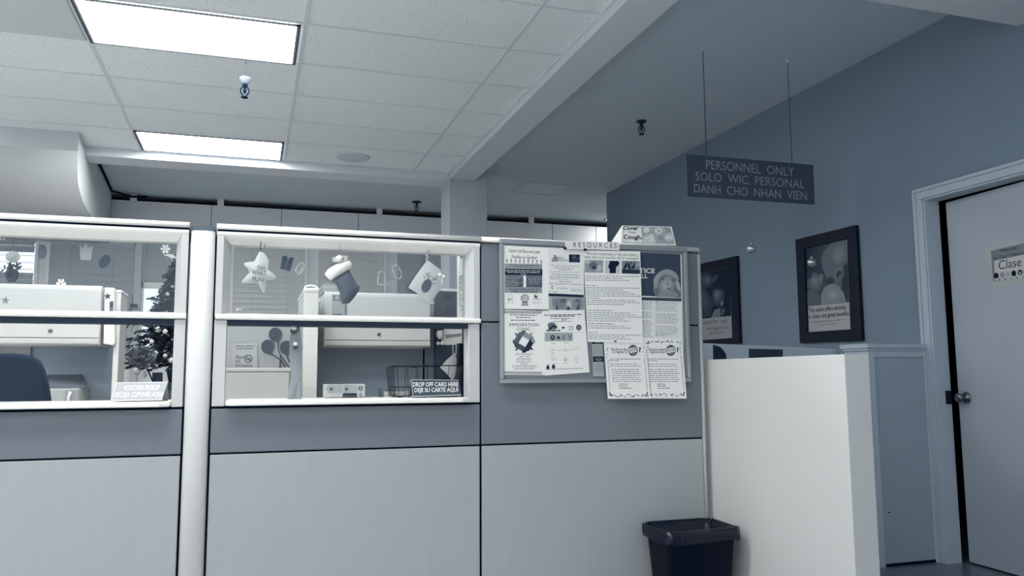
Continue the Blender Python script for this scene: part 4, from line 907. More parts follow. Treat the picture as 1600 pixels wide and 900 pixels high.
# papers under the left cabinet, and a grey office machine on the desk
P = PY(2.57); p = [P(*c) for c in ((-20, 537), (48, 538.5), (48, 592), (-20, 592))]; q = MB(); q.slab(p, (0, 0.004, 0), I(180)); q.box(P(9, 0).x, P(16, 0).x, 2.56, 2.572, p[0].z-0.03, p[0].z-0.012, black)
tag(q.build('pinned_paper'), 'pale paper pinned under the left overhead cabinet, behind the office chair', 'paper')
P = PY(2.15); a, c = P(70, 606), P(123, 628); t = thing('printer', ((a.x+c.x)/2, 2.3, 0.74), 'grey desktop machine on the desk right of the office chair', 'printer')
q = MB(); q.box(a.x-0.05, c.x, 2.15, 2.50, 0.742, P(100, 607).z, mat('printer_grey', 185, 0.5)); q.build('body', t, bev=0.008); zz = P(100, 607).z; q = MB(); q.slab([(a.x-0.05, 2.22, zz), (c.x+0.02, 2.22, zz), (c.x+0.02, 2.24, zz+0.03), (c.x-0.05, 2.45, zz+0.085), (a.x-0.05, 2.45, zz+0.085), (a.x-0.05, 2.24, zz+0.05)], (0, 0.05, 0), mat('printer_dark', 100, 0.6)); q.build('lid', t, bev=0.008)
q = MB(); q.box(c.x-0.075, c.x-0.004, 2.143, 2.15, 0.80, zz-0.01, mat('printer_panel', 165, 0.4)); q.tube([(c.x-0.05, 2.14, 0.90), (c.x-0.052, 2.13, zz-0.05), (c.x-0.045, 2.14, zz-0.02)], 0.008, lip, 8); q.build('control_panel', t)

# ------------------------------------------------------------------ Christmas tree on a cabinet, left window
YT = 3.4; base = at('y', YT, 285, 603); top = at('y', YT, 296, 385)
t = thing('tree_stand', (base.x-0.02, YT, 0), 'dark low cabinet carrying the decorated tree behind the left window', 'cabinet')
q = MB(); l = at('y', YT-0.3, 204, 603); q.box(l.x, base.x+0.45, YT-0.28, YT+0.35, 0, l.z-0.02, mat('stand_dark', 90, 0.6)); q.build('body', t, bev=0.005); q = MB(); q.box(l.x-0.01, base.x+0.46, YT-0.30, YT+0.36, l.z-0.02, l.z+0.022, mat('stand_top', 52, 0.5)); q.build('top', t, bev=0.004)
zb = l.z+0.022; H = top.z-zb
t = thing('christmas_tree', (base.x, YT, zb), 'dark decorated Christmas tree behind the left window, partly hidden by the frame', 'Christmas tree')
q = MB(); q.lathe((base.x, YT, zb), [(0.10, 0), (0.12, 0.09), (0.11, 0.10), (0.018, 0.10), (0.012, H*0.95)], mat('tree_trunk', 40, 0.8), 14); q.build('trunk', t)
q = MB(); nm = [mat('needles_dark', 30, 0.8), mat('needles_mid', 52, 0.8), mat('needles_light', 84, 0.8)]
for i in range(520):
    f = (i+0.5)/520; f = f**0.85; z = zb+0.12+f*(H-0.12); R_ = (1-f)*0.44+0.03; a = i*2.39996
    Lr = R_*rnd.uniform(0.72, 1.08); tip = Vector((base.x+Lr*math.cos(a), YT+Lr*math.sin(a), z-Lr*0.10+rnd.uniform(-0.02, 0.02))); st = Vector((base.x+Lr*0.15*math.cos(a), YT+Lr*0.15*math.sin(a), z+0.03))
    q.tube([st, tip], [0.004, 0.002], nm[0], 4, False)
    for s in range(12):
        c = st.lerp(tip, 0.2+0.8*s/11); dr = (tip-st).normalized(); sd = Vector((rnd.uniform(-1, 1), rnd.uniform(-1, 1), rnd.uniform(-0.9, 0.9))).normalized()
        e = c+dr*0.030+sd*rnd.uniform(0.02, 0.04); wv = dr.cross(sd).normalized()*0.012; q.add([c-wv, c+wv, e+wv*0.3, e-wv*0.3], [(0, 1, 2, 3)], nm[rnd.choice((0, 0, 0, 1, 1, 2))])
tag(q.build('foliage', t), kind=None)
spots = [(253, 455, .036, 110, 'grey ball ornament high on the left side of the Christmas tree'), (247, 515, .03, 232, 'white ornament in the middle of the tree, below the frame rail'), (214, 580, .034, 232, 'white ornament low on the left tip of the tree'), (262, 460, .022, 225, 'small white ornament beside the grey ball on the tree'),
         (270, 447, .02, 235, 'small white ornament near the tree top'), (243, 552, .024, 228, 'white ornament at mid height on the tree'), (258, 518, .024, 238, 'white ornament right of centre on the tree, under the rail'), (268, 563, .026, 228, 'white ornament at the right edge of the visible tree'), (226, 586, .022, 235, 'white ornament close above the cabinet top on the tree'), (258, 556, .02, 225, 'little white ornament right of the fuzzy flower'), (237, 534, .022, 228, 'white ornament just above the fuzzy flower on the tree')]
for (x, y, r_, tn, lb) in spots:
    f = 1-(at('y', YT, x, y).z-zb)/H; rr = f*0.44; dx = at('y', YT, x, y).x-base.x; dy = math.sqrt(max(0.0, rr*rr-dx*dx))
    c = at('y', YT-dy-0.03, x, y); q = MB(); q.ball(c, r_*0.8, mat('ornament_%d' % tn, tn, 0.25), 12); q.lathe((c.x, c.y, c.z+r_*0.76), [(r_*.25, 0), (r_*.25, r_*.25), (0.001, r_*.4)], steel, 8); tag(q.build('tree_ornament'), lb, 'ornament', 'ornaments on the Christmas tree')
# fuzzy grey flower in front of the tree
c = at('y', 2.9, 222, 558); q = MB(); fm2 = [mat('fuzzy_petal', 132, 0.9), mat('fuzzy_petal_dark', 105, 0.9)]
for i in range(150):
    a = i*2.39996; el = math.acos(1-2*(i+0.5)/150); dv = Vector((math.sin(el)*math.cos(a), math.sin(el)*math.sin(a)*0.6, math.cos(el)*0.85)); e = c+dv*0.098*rnd.uniform(0.85, 1.1); wv = dv.cross(Vector((rnd.uniform(-1, 1), 1, rnd.uniform(-1, 1)))).normalized()*0.022
    q.add([c+dv*0.03, c+dv*0.075-wv, e, c+dv*0.075+wv], [(0, 1, 2, 3)], fm2[i % 2])
q.tube([(c.x, c.y, c.z), (c.x+0.06, 3.1, at('y', 3.1, 226, 598).z)], 0.006, nm[1], 5)
tag(q.build('fabric_flower'), 'big fuzzy grey flower in front of the Christmas tree', 'flower')
# dark boxes on the stand
a, c = at('y', 3.12, 238, 582), at('y', 3.12, 252, 598); q = MB(); q.box(a.x, c.x, 3.12, 3.2, zb, a.z, mat('small_dark_box', 45, 0.5)); tag(q.build('small_box', bev=0.003), 'small dark box at the foot of the Christmas tree', 'box')
# snowman drawing and little candle sticker on the back wall post
P = PY(YB-0.104); t = thing('wall_decoration', P(206, 530), 'paper snowman face with striped hat on the back wall post beside the tree', 'decoration')
q = MB(); q.slab([P(*p) for p in ((197, 505), (212, 499), (219, 505), (218, 520), (213, 528.5), (204, 530), (198, 526), (196.5, 516))], (0, 0.003, 0), I(190)); q.build('face', t)
q = MB(); q.line(P, [(197, 527), (205, 530), (213, 528), (217, 520)], 1.0, I(70), d1)
for i in range(4): q.line(P, [(198+i*0.6, 513-i*3), (203+i*.8, 505-i*2)], 1.6, I(60), d1); q.line(P, [(207+i*2.4, 510-i*1.2), (213+i*1.6, 504-i*1.5)], 1.4, I(60), d1)
q.ell(P, 205.6, 513, 1, 1, I(40), d1, 8); q.ell(P, 205.4, 517.4, 1, 1, I(40), d1, 8); q.poly(P, [(208, 521), (212.5, 517), (212, 522.5)], I(60), d1); q.build('face_lines', t)
t = thing('wall_decoration', P(205, 407), 'small dark candle cutout on a line, on the back wall left of the bright window', 'decoration')
q = MB(); q.slab([P(*p) for p in ((203, 475), (215.5, 475), (215, 481), (204, 481))], (0, 0.003, 0), I(70)); q.slab([P(*p) for p in ((206.8, 461), (207.6, 461), (208, 475), (207, 475))], (0, 0.003, 0), I(70)); q.slab([P(*p) for p in ((201.5, 483), (218, 482), (218, 483.2), (201.5, 484.2))], (0, 0.003, 0), I(70)); q.build('cutout', t)

# ------------------------------------------------------------------ things on the transaction shelves
def easel_sign(name, c4, y, lean, label, board, edge, lines, tone, gp=None):
    """leaning acrylic sign: c4 pixel corners TL TR BR BL; bottom edge at plane y, top edge at y+lean"""
    Pb, Pt_ = PY(y), PY(y+lean)
    TL, TR, BR, BL = Pt_(*c4[0]), Pt_(*c4[1]), Pb(*c4[2]), Pb(*c4[3])
    zb_ = 1.0075; t = thing(name, ((BL.x+BR.x)/2, y+lean/2, zb_), label, 'sign')
    n = (BR-BL).cross(TL-BL).normalized(); n = n if n.y < 0 else -n
    def Q(x, y_):
        d = _f+RT*((x-800)/FPX)-UP*((y_-450)/FPX); return CAM+d*((BL-CAM).dot(n)/d.dot(n))
    q = MB(); q.slab([Q(*c) for c in c4], n*-0.003, board); q.build('face', t)
    q = MB(); q.slab([BL, BR, Vector((BR.x, y+lean+0.05, zb_)), Vector((BL.x, y+lean+0.05, zb_))], (0, 0, 0.003), edge); q.slab([TL, TR, Vector((TR.x, TR.y+0.05, zb_)), Vector((TL.x, TL.y+0.05, zb_))], (0, 0.003, 0), board); q.build('foot', t)
    q = MB(); d = n*0.0008
    for (s_, x0, x1, yt, yb, k, sh_) in lines: q.text(Q, s_, x0, x1, yt, yb, k, I(tone), d, shear=sh_, bold=0.012)
    tag(q.build('lettering', t), 'pale capital lettering')
    if edge: 
        q = MB(); e1 = n*0.0006
        q.line(Q, [c4[0], c4[1]], 0.7, edge, e1); q.line(Q, [c4[0], c4[3]], 0.9, edge, e1); q.build('edge', t)
    return t
easel_sign('shelf_sign', [(182, 598), (262, 597), (253, 625), (173.5, 626.5)], -0.012, 0.045, 'pale clear shelf sign with white voucher lettering, left pass-through', mat('frosted_acrylic', (0.40, 0.42, 0.43), 0.45), lip,
           [('VOUCHER PICKUP', 192, 248, 602.4, 610, -0.01, 0.25), ('RECOJA CUPONES AQUI', 178.5, 252.5, 613, 620.5, -0.01, 0.25)], 250)
easel_sign('shelf_sign', [(642.5, 593.5), (717, 594), (721, 617.5), (645.5, 620)], -0.004, 0.022, 'dark shelf sign with white drop off card lettering, right end of the middle shelf', mat('sign_dark', 70, 0.35), mat('acrylic_edge', 205, 0.3),
           [('DROP OFF CARD HERE', 645, 716, 597.4, 604, -0.004, 0), ('DEJE SU CARTE AQUI', 647.5, 715.5, 606.4, 612.8, -0.012, 0)], 245)
# wire basket
P = PY(0.10); t = thing('wire_basket', (P(675, 0).x, 0.17, 1.0075), 'black wire basket on the shelf behind the drop off card sign', 'basket')
x0t, x1t, zt_ = P(614, 571).x, P(734, 571).x, P(670, 571.5).z; x0b, x1b, zb_ = P(624, 0).x, P(727, 0).x, 1.011; y0t, y1t, y0b, y1b = 0.08, 0.285, 0.10, 0.265
q = MB(); cor = lambda a, b2, c, d_, z: [(a, c, z), (b2, c, z), (b2, d_, z), (a, d_, z), (a, c, z)]
q.tube(cor(x0t, x1t, y0t, y1t, zt_), 0.0028, blackwire, 6); zm = zt_*0.3+zb_*0.7; il = lambda a, c, f: a+(c-a)*f
q.tube(cor(il(x0b, x0t, .3), il(x1b, x1t, .3), il(y0b, y0t, .3), il(y1b, y1t, .3), zm), 0.0018, blackwire, 5); q.tube(cor(x0b, x1b, y0b, y1b, zb_), 0.0022, blackwire, 5)
tag(q.build('rim', t), None)
q = MB()
for i in range(8):
    f = i/7
    for (yt_, yb_) in ((y0t, y0b), (y1t, y1b)): q.tube([(il(x0t, x1t, f), yt_, zt_), (il(x0b, x1b, f), yb_, zb_)], 0.0014, blackwire, 5)
    q.tube([(il(x0b, x1b, f), y0b, zb_), (il(x0b, x1b, f), y1b, zb_)], 0.0012, blackwire, 5)
for i in range(1, 7):
    f = i/7
    for xt_, xb_ in ((x0t, x0b), (x1t, x1b)): q.tube([(xt_, il(y0t, y1t, f), zt_), (xb_, il(y0b, y1b, f), zb_)], 0.0014, blackwire, 5)
    q.tube([(x0b, il(y0b, y1b, f), zb_), (x1b, il(y0b, y1b, f), zb_)], 0.0012, blackwire, 5)
q.build('wires', t)
q = MB(); q.tube([(x0t+0.062, y0t, zt_), (x0t+0.068, y0t-0.004, zt_-0.006), (x0t+0.085, y0t-0.006, zt_-0.007), (x0t+0.097, y0t-0.004, zt_-0.005), (x0t+0.103, y0t, zt_)], 0.0026, blackwire, 6); q.build('handle', t)
# white radio-like device on the shelf
P = PY(0.16); t = thing('desk_device', (P(539, 0).x, 0.2, 1.0075), 'pale desk device with two round dials, left end of the middle shelf', 'device')
a, c = P(507.5, 600.5), P(570.5, 621); z0_ = 1.0078
q = MB(); q.box(a.x, c.x, 0.16, 0.25, z0_, a.z, mat('device_body', 215, 0.5)); q.build('body', t, bev=0.004)
q = MB(); e = FW*0.001
q.slab([P(*p)+e*2 for p in ((512.5, 602), (535, 602), (535, 614.2), (512.5, 614.2))], (0, 0.001, 0), I(188)); q.slab([P(*p)+e*2 for p in ((537, 602), (557.6, 602), (557.6, 614.2), (537, 614.2))], (0, 0.001, 0), I(188)); q.build('dial_panel', t)
q = MB()
for x in (517.6, 541.3): q.ring(P, x, 608, 4.6, 4.6, 0.5, I(160), e*3); q.lathe(P(x, 608)+e*2, [(0.0052, 0), (0.005, 0.004), (0.003, 0.005)], I(70), 12, (0, -1, 0))
q.build('knob', t)
q = MB(); q.poly(P, [(536, 614.5), (557.5, 614.5), (557.5, 620.5), (535, 620.5)], I(30), e)
for i in range(9): q.rect(P, 537+i*2.2, 616, 538.1+i*2.2, 620.3, I(120), e*2)
q.build('grille', t); q = MB(); q.rect(P, 559.8, 603.6, 566.6, 609.6, I(80), e); q.rect(P, 561, 604.6, 565.6, 608.6, I(165), e*2); q.rect(P, 563, 609.6, 564.6, 615.8, I(190), e); q.rect(P, 561, 615.6, 565.6, 617.2, I(110), e); q.rect(P, 562, 618.4, 565.8, 619.8, I(120), e); q.rect(P, 510.6, 604, 511.6, 610.5, I(120), e); q.ell(P, 512.5, 618.5, 1.3, 1.6, I(235), e*2)
q.build('display', t)
# spiral pad and white box of cards
P = PY(0.20); a, c = P(593, 608), P(598.6, 621); t = thing('spiral_pad', ((a.x+c.x)/2, 0.21, 1.0075), 'small spiral pad standing left of the white card box', 'notepad'); q = MB(); q.box(a.x, c.x, 0.20, 0.215, 1.0076, a.z, I(120)); q.build('pad', t); q = MB()
for i in range(7): q.tube([(a.x+0.002, 0.197, 1.014+i*0.005), (a.x-0.003, 0.205, 1.016+i*0.005), (a.x+0.002, 0.217, 1.014+i*0.005)], 0.0009, blackwire, 4)
q.build('spiral', t)
P = PY(0.30); a, c = P(600, 611.5), P(648, 621); t = thing('card_box', ((a.x+c.x)/2, 0.33, 1.0), 'low white box of cards on the shelf behind the basket', 'box'); q = MB(); q.box(a.x, c.x, 0.288, 0.296, 1.0078, a.z, paper); q.box(a.x, c.x, 0.290, 0.298, 1.0078, a.z-0.008, paper); q.build('box_front', t)
q = MB(); z2 = a.z
for i in range(5): q.box(a.x+0.005+i*0.018, a.x+0.016+i*0.018, 0.292, 0.295, z2-0.01, z2+0.006-0.002*(i % 2), I(110))
q.build('card_tab', t)
P = PY(0.04); q = MB(); q.tube([P(613.5, 621.2), P(614.6, 617), P(616.4, 614.8), P(618, 616), P(619.5, 619), P(622, 620.8), P(627, 620.6), P(632, 619.4)], 0.0016, blackwire, 6); tag(q.build('pen_cord'), 'short looped black cord on the shelf left of the basket', 'cord')

# ------------------------------------------------------------------ decorations hung in the windows
YG = 0.016
P = PY(YG)
def pillow(name, pts, thick, label, cat, m, t=None, P=P, inner=0.62):
    n = len(pts); cx_ = sum(p[0] for p in pts)/n; cy_ = sum(p[1] for p in pts)/n; q = MB(); k = q.m(m); o = [P(*p) for p in pts]; c = P(cx_, cy_)
    mid = [c+(p-c)*inner for p in o]
    for s in (-1, 1):
        b0 = len(q.v); off = Vector((0, s*thick, 0)); off2 = Vector((0, s*thick*0.75, 0))
        q.v += [p.copy() for p in o]+[p+off2 for p in mid]+[c+off]
        for i in range(n):
            j = (i+1) % n; q.f.append([b0+i, b0+j, b0+n+j, b0+n+i]); q.mi.append(k); q.sm.append(True); q.f.append([b0+n+i, b0+n+j, b0+2*n]); q.mi.append(k); q.sm.append(True)
    return q
cream = mat('cream_felt', 188, 0.9, noise=0.02, nscale=90)
t = thing('star_ornament', P(404, 458), 'plump cream star reading OH WHAT FUN, hung in the middle window', 'ornament')
q = pillow('star', [(406.3, 392), (413, 396), (420, 405), (418.5, 420.5), (424, 425), (431.6, 432), (427, 437.5), (417, 438), (416, 446), (412.5, 458.5), (409.5, 456), (404, 444.5), (399, 442.6), (388, 443.4), (377, 441.5), (380, 436.5), (389.5, 426), (387.5, 421), (381, 413.5), (382.5, 410.5), (390, 409), (397.5, 408.5), (401, 401)], 0.014, '', '', cream); q.build('star_body', t)
q = MB(); Pf = PY(YG-0.0155); q.text(Pf, 'OH', 401.5, 413.5, 414.5, 420.5, 0.08, I(110), Vector((0, 0, 0)), bold=0.008); q.text(Pf, 'WHAT', 393.5, 416, 421.5, 428.5, 0.09, I(110), Vector((0, 0, 0)), bold=0.008); q.text(Pf, 'FUN', 394.5, 411.5, 432, 439, 0.10, I(110), Vector((0, 0, 0)), bold=0.008); tag(q.build('lettering', t), 'grey stitched lettering')
q = MB(); q.tube([P(406.5, 396), P(407.6, 388), P(406.6, 384), P(408, 380), P(407.4, 376)], 0.0012, I(70), 5); q.tube([P(410, 396), P(414, 399.5), P(420, 405)], 0.0010, I(110), 5)
for y in (381, 384.5, 388): q.tube([P(406.2, y), P(408.4, y+1), P(406.4, y+2.2)], 0.0014, I(70), 5)
q.tube([P(413.6, 381), P(414, 388)], 0.0012, I(80), 5); q.build('hanging_cord', t)
t = thing('stocking', P(540, 475), 'grey Christmas stocking with white cuff and a clip, hung in the middle window', 'stocking')
q = pillow('boot', [(517, 436), (544, 418.5), (551, 432), (558, 444), (562.5, 448), (561, 454), (553, 466), (546, 473.6), (540, 475), (534, 474.4), (532.5, 466), (530.5, 456), (525, 444)], 0.016, '', '', mat('stocking_felt', 96, 0.95, noise=0.05, nscale=120), inner=0.7); q.build('boot', t)
q = pillow('cuff', [(507, 428.5), (512, 421), (525, 412.5), (540, 407), (546, 406.5), (549.8, 412), (548.5, 419), (543, 423), (528, 432), (518.5, 438), (514.5, 437)], 0.022, '', '', mat('fleece', 232, 0.95, bump=0.5, bscale=250), inner=0.72); q.build('cuff', t)
q = MB(); Pc = PY(YG-0.012); q.slab([Pc(*p) for p in ((519.5, 402), (524, 402.5), (524.5, 400), (543, 399.5), (543, 407), (538, 408.5), (526, 409.5), (520, 409))], (0, 0.01, 0), I(195)); q.ball(Pc(530.5, 404), 0.015, mat('fleece', 232), 12); q.line(Pc, [(533, 401), (535, 406)], 0.8, I(60), FW*0.001); q.line(Pc, [(536.5, 401), (537, 406.5)], 0.8, I(60), FW*0.001); q.line(Pc, [(540, 400.5), (539.6, 406)], 0.8, I(60), FW*0.001); q.tube([Pc(531, 400), Pc(531, 377)], 0.0008, I(150), 4); q.build('clip', t)
t = thing('pot_holder', P(667, 474), 'cream diamond cloth with dark reindeer head, hung by a twisted cord in the middle window', 'ornament')
dia = [(667.5, 406.5), (678, 413.5), (689, 422.5), (690.5, 430), (691, 445), (686, 455), (679, 466), (674, 473.5), (670, 473), (661, 467), (650, 457), (638, 449.5), (644, 439), (655, 423)]
q = pillow('cloth', dia, 0.006, '', '', cream, inner=0.85); q.build('cloth', t)
q = MB(); Pf = PY(YG-0.0066); z0v = Vector((0, 0, 0)); q.ell(Pf, 666.5, 446.5, 7.2, 11.2, I(95), z0v, rot=0.45); q.ell(Pf, 661.5, 455.6, 2.2, 1.8, I(140), FW*0.0008, 10)
for pts in ([(669, 436), (668, 429), (671, 425)], [(668, 430), (665, 426)], [(669, 433), (672, 430)], [(664.5, 436), (662, 431)], [(675, 439), (680, 435), (683, 431)], [(679, 436), (684, 437.5)], [(677, 438), (676, 433)], [(674, 443), (681, 443.4)]): q.line(Pf, pts, 0.9, I(105), z0v)
tag(q.build('reindeer_print', t), 'dark printed reindeer head')
q = MB()
for s in (0, math.pi):
    pts = []
    for i in range(25):
        f = i/24; pts.append(P(667.3+2.2*math.cos(s+f*14), 391.5+f*16)+Vector((0, 0.002*math.sin(s+f*14), 0)))
    q.tube(pts, 0.0022, I(200) if s else I(160), 5)
for s in (-1, 1): q.ball(P(690+s*2.6, 431+s*1.2)+FW*0.004, 0.009, mat('fleece', 232), 10, sz=0.8)
q.tube([P(690, 433), P(691, 440), P(689, 447)], 0.004, mat('fleece', 232), 6); q.build('cord_and_bow', t)
# second diamond cloth hung inside the right end of the pass-through
P3 = PY(0.22); t = thing('pot_holder', P3(705, 592), 'pale diamond cloth hanging from cords above the wire basket', 'ornament')
q = pillow('cloth', [(711, 551), (713.5, 562), (713, 580), (710, 591), (706, 593.2), (697, 583), (687.5, 574), (698, 562)], 0.006, '', '', mat('print_cloth', 205, 0.9, noise=0.12, nscale=60), P=P3, inner=0.85); q.build('cloth', t)
q = MB(); q.tube([P3(708, 556), P3(707.6, 536), P3(703, 531)], 0.0025, I(205), 6); q.tube([P3(712.5, 554), P3(712.8, 540), P3(712, 534)], 0.0025, I(205), 6); q.build('cord', t)
# dark upright panel and white card strip inside the right jamb
a, c = at('y', 0.34, 714.5, 536), at('y', 0.34, 727, 618); t = thing('file_holder', ((a.x+c.x)/2, 0.38, 0), 'tall narrow black holder just inside the right end of the pass-through', 'holder'); q = MB(); q.box(a.x, c.x, 0.34, 0.37, 0.0, a.z, black); q.build('body', t, bev=0.01)
q = MB(); q.slab([(a.x+0.03, 0.338, a.z-0.02), (c.x-0.002, 0.338, a.z-0.02), (c.x-0.002, 0.338, a.z+0.06), (a.x+0.034, 0.338, a.z+0.05)], (0, 0.02, 0), mat('holder_sheet', 40, 0.5)); q.build('insert', t)
P4 = PX(0.868); t = thing('cash_notice', (0.868, 0.12, 1.346), 'tall white card with lettering turned sideways, fixed inside the right window jamb', 'notice')
q = MB(); q.slab([P4(*p) for p in ((727.2, 395.3), (714, 401), (714, 495.4), (727.2, 498))], (0.002, 0, 0), mat('card_white2', 236, 0.6)); q.build('card', t)
q = MB(); dl = LW*0.001
q.line(P4, [(718.3, 433), (726, 430)], 1.6, I(60), dl); q.line(P4, [(719.6, 436.4), (726, 434)], 1.2, I(80), dl); q.line(P4, [(718.6, 433), (718.8, 478)], 0.7, I(120), dl)
q.ring(P4, 722.2, 441, 2, 3.0, 0.9, I(90), dl, 12, 30, 330); q.ring(P4, 722.4, 450.5, 1.9, 3, 0.9, I(80), dl, 14); q.line(P4, [(721, 460), (724, 463), (720.8, 467), (724, 471)], 0.9, I(90), dl); q.line(P4, [(719.6, 478.6), (726, 477.4)], 0.9, I(90), dl); q.line(P4, [(719.6, 484.4), (726, 483.6)], 0.9, I(80), dl); q.line(P4, [(722.6, 478), (722.6, 484)], 0.9, I(80), dl)
for y in (440, 448, 460, 466, 472): q.line(P4, [(726.2, y), (726.2, y+4)], 0.6, I(110), dl)
q.build('lettering', t)
def starpts(cx_, cy_, r, rot=0.0, n=5, ir=0.42, sx=1.0): return [(cx_+sx*(r if i % 2 == 0 else r*ir)*math.sin(rot+math.pi*i/n), cy_-(r if i % 2 == 0 else r*ir)*math.cos(rot+math.pi*i/n)) for i in range(2*n)]
q = MB(); q.slab([P4(*p)+dl*1.5 for p in starpts(722.4, 400.2, 5.2, 0.1)], dl*0.5, I(90)); tag(q.build('star_cling'), 'grey star stuck at the top of the white sideways card', 'window cling', 'clings on the counter windows')
# santa figure and papers behind the right jamb
P5 = PY(2.275); t = thing('santa_figure', P5(688, 537), 'small santa figure hanging at the right end of the middle cabinet', 'figure')
q = MB(); c = P5(687.5, 522); q.ball(c, 0.028, mat('fleece', 232), 12, sz=1.4); q.ball(P5(687, 517.5)+FW*0.01, 0.014, I(140), 10); q.build('beard_and_face', t); q = MB(); q.lathe(P5(688, 515.5), [(0.024, 0), (0.014, 0.035), (0.003, 0.06)], I(50), 12); q.tube([P5(688, 512), P5(688.5, 452)], 0.0012, blackwire, 4); q.build('hat', t)
q = MB(); q.slab([P5(*p)+Vector((0, 0.02, 0)) for p in ((682, 524), (693, 524), (695.5, 536), (681, 536))], (0, 0.02, 0), I(60)); q.ball(P5(684.8, 536.5), 0.014, lip, 10); q.ball(P5(690.8, 536.5), 0.014, lip, 10); q.build('body', t)
P6 = PY(2.292); t = thing('pinned_paper', P6(705, 540), 'white sheet with a grey band pinned on the dark divider right of the santa figure', 'paper'); q = MB(); q.slab([P6(*p) for p in ((689.5, 506), (722, 505), (722, 538.5), (690, 539))], (0, 0.003, 0), paper); q.build('sheet', t); q = MB(); q.poly(P6, [(696, 523), (721, 521), (721, 525), (697, 529)], I(150), FW*0.001); q.build('printing', t)
for i, (x, y, r_) in enumerate(((701, 464, 7), (703.5, 487, 8.5))):
    q = MB(); q.slab([P6(x+r_*(1+0.18*math.sin(a*5))*math.cos(a), y+r_*0.8*(1+0.15*math.cos(a*3))*math.sin(a)) for a in [2*math.pi*j/18 for j in range(18)]], (0, 0.003, 0), I(42)); tag(q.build('dark_cutout'), ('dark round paper cutout at the top of the dark divider', 'dark round paper cutout lower on the dark divider')[i], 'cutout', 'dark cutouts on the divider')
# photo of two people and magazine sheet on the middle cabinet door
P7 = PY(2.197); t = thing('cabinet_notice', P7(531, 493), 'sheet with a face photo taped to the middle overhead cabinet, behind the stocking', 'paper'); q = MB(); q.slab([P7(*p) for p in ((518.5, 460), (542, 460.5), (542, 493), (518.5, 493))], (0, 0.002, 0), I(188)); q.build('sheet', t); q = MB()
q.rect(P7, 520, 461, 533, 470, I(140), FW*0.0006); q.ell(P7, 527, 465, 3.8, 3.6, I(195), FW*0.001); q.line(P7, [(523.5, 464), (526, 463.6)], 0.9, I(90), FW*0.0014); q.line(P7, [(528, 463.6), (530.6, 464)], 0.9, I(90), FW*0.0014); q.line(P7, [(525, 468), (528.5, 468)], 0.8, I(90), FW*0.0014); q.rect(P7, 520, 490.6, 535, 492.4, I(95), FW*0.0006)
for i in range(5): q.rect(P7, 538.6, 476+i*3.3, 541.4, 478.2+i*3.3, I(100), FW*0.0006)
q.build('printing', t)
t = thing('folder_stack', (at('y', 2.3, 518, 455).x, 2.35, 1.671), 'stack of pale folders on top of the middle overhead cabinet', 'folders'); q = MB(); a, c = at('y', 2.26, 505, 440), at('y', 2.26, 532, 455)
for i in range(6): z = 1.6715+i*0.0095; q.box(a.x+0.004*(i % 2), c.x-0.003*(i % 3), 2.26, 2.52, z, z+0.008, I(190-8*(i % 3)))
q.build('folders', t)
# handle-like white ring on the divider top
t = thing('white_basket', (at('y', 1.95, 485, 462).x, 1.99, 1.652), 'white plastic handled tray on top of the white ended divider', 'tray'); q = MB(); c = at('y', 1.95, 486, 461); pts = [(c.x+0.042*math.cos(math.radians(a)), 1.95+0.02*math.sin(math.radians(a)), 1.657+0.024*math.sin(math.radians(a))) for a in range(0, 181, 15)]; q.tube(pts, 0.0055, lip, 8); q.box(c.x-0.045, c.x+0.05, 1.93, 2.03, 1.652, 1.660, lip); q.build('tray', t)

# balloons cut from paper behind the pass-through, no smoking sheet, ribbon
P8 = PY(1.9); t = thing('pin_board_sheet', P8(405, 575), 'pale sheet standing behind the white storage cabinet, with dark paper balloons on it', 'sheet')
q = MB(); q.slab([P8(*p) for p in ((338, 500), (472.5, 500), (472.5, 620), (338, 620))], (0, 0.01, 0), mat('pale_sheet', 176, 0.7)); q.build('sheet', t)
for i, (x, y, lb, pts) in enumerate(((430, 522.5, 'top paper balloon of the three', [(434.5, 536), (434.5, 547), (438, 554), (446, 566), (452, 575)]), (418.3, 541.5, 'left paper balloon of the three', [(424.5, 553), (432, 558), (440, 564), (446, 574)]), (447.5, 543, 'right paper balloon of the three, half hidden by the ribbon', [(448, 555), (450, 561), (456, 572)]))):
    t = thing('paper_balloon', P8(x, y+11), 'dark round '+lb, 'balloon', 'paper balloons'); q = MB()
    q.slab([P8(x+10.3*math.cos(a), y+10.6*math.sin(a))+FW*0.012 for a in [2*math.pi*j/28 for j in range(28)]], (0, 0.010, 0), mat('balloon_paper', 82, 0.6)); q.slab([P8(x+4, y+9.5)+FW*0.012, P8(x+6.5, y+11.5)+FW*0.012, P8(x+3, y+13.5)+FW*0.012], (0, 0.010, 0), mat('balloon_paper', 82)); q.build('balloon', t)
    q = MB(); q.tube([P8(*p)+FW*0.006 for p in pts], 0.0028, I(75), 5); q.build('string', t)
q = MB(); q.tube([P8(438, 554)+FW*0.008, P8(437.4, 580)+FW*0.008], 0.004, I(75), 6); tag(q.build('stick'), 'thin dark stick rising behind the white storage cabinet', 'stick')
P9 = PY(1.885); t = thing('no_smoking_notice', P9(381, 575), 'pale Please NO SMOKING notice with crossed cigarette ring, behind the storage cabinet', 'notice'); q = MB(); q.slab([P9(*p) for p in ((362, 536), (402, 536), (402, 578), (362, 578))], (0, 0.002, 0), mat('pale_notice', 182, 0.6)); e = FW*0.001
q.words(P9, 369, 398, 541.6, 1.3, 0, I(90), e, 70); q.words(P9, 370, 396, 545.6, 1.3, 0, I(90), e, 71)
q.text(P9, 'Please', 368, 381.5, 555.4, 560, 0, I(60), e, shear=0.25); q.text(P9, 'NO', 368, 375, 562, 567, 0, I(75), e); q.text(P9, 'SMOKING', 367.5, 394, 569.5, 573.8, 0, I(75), e)
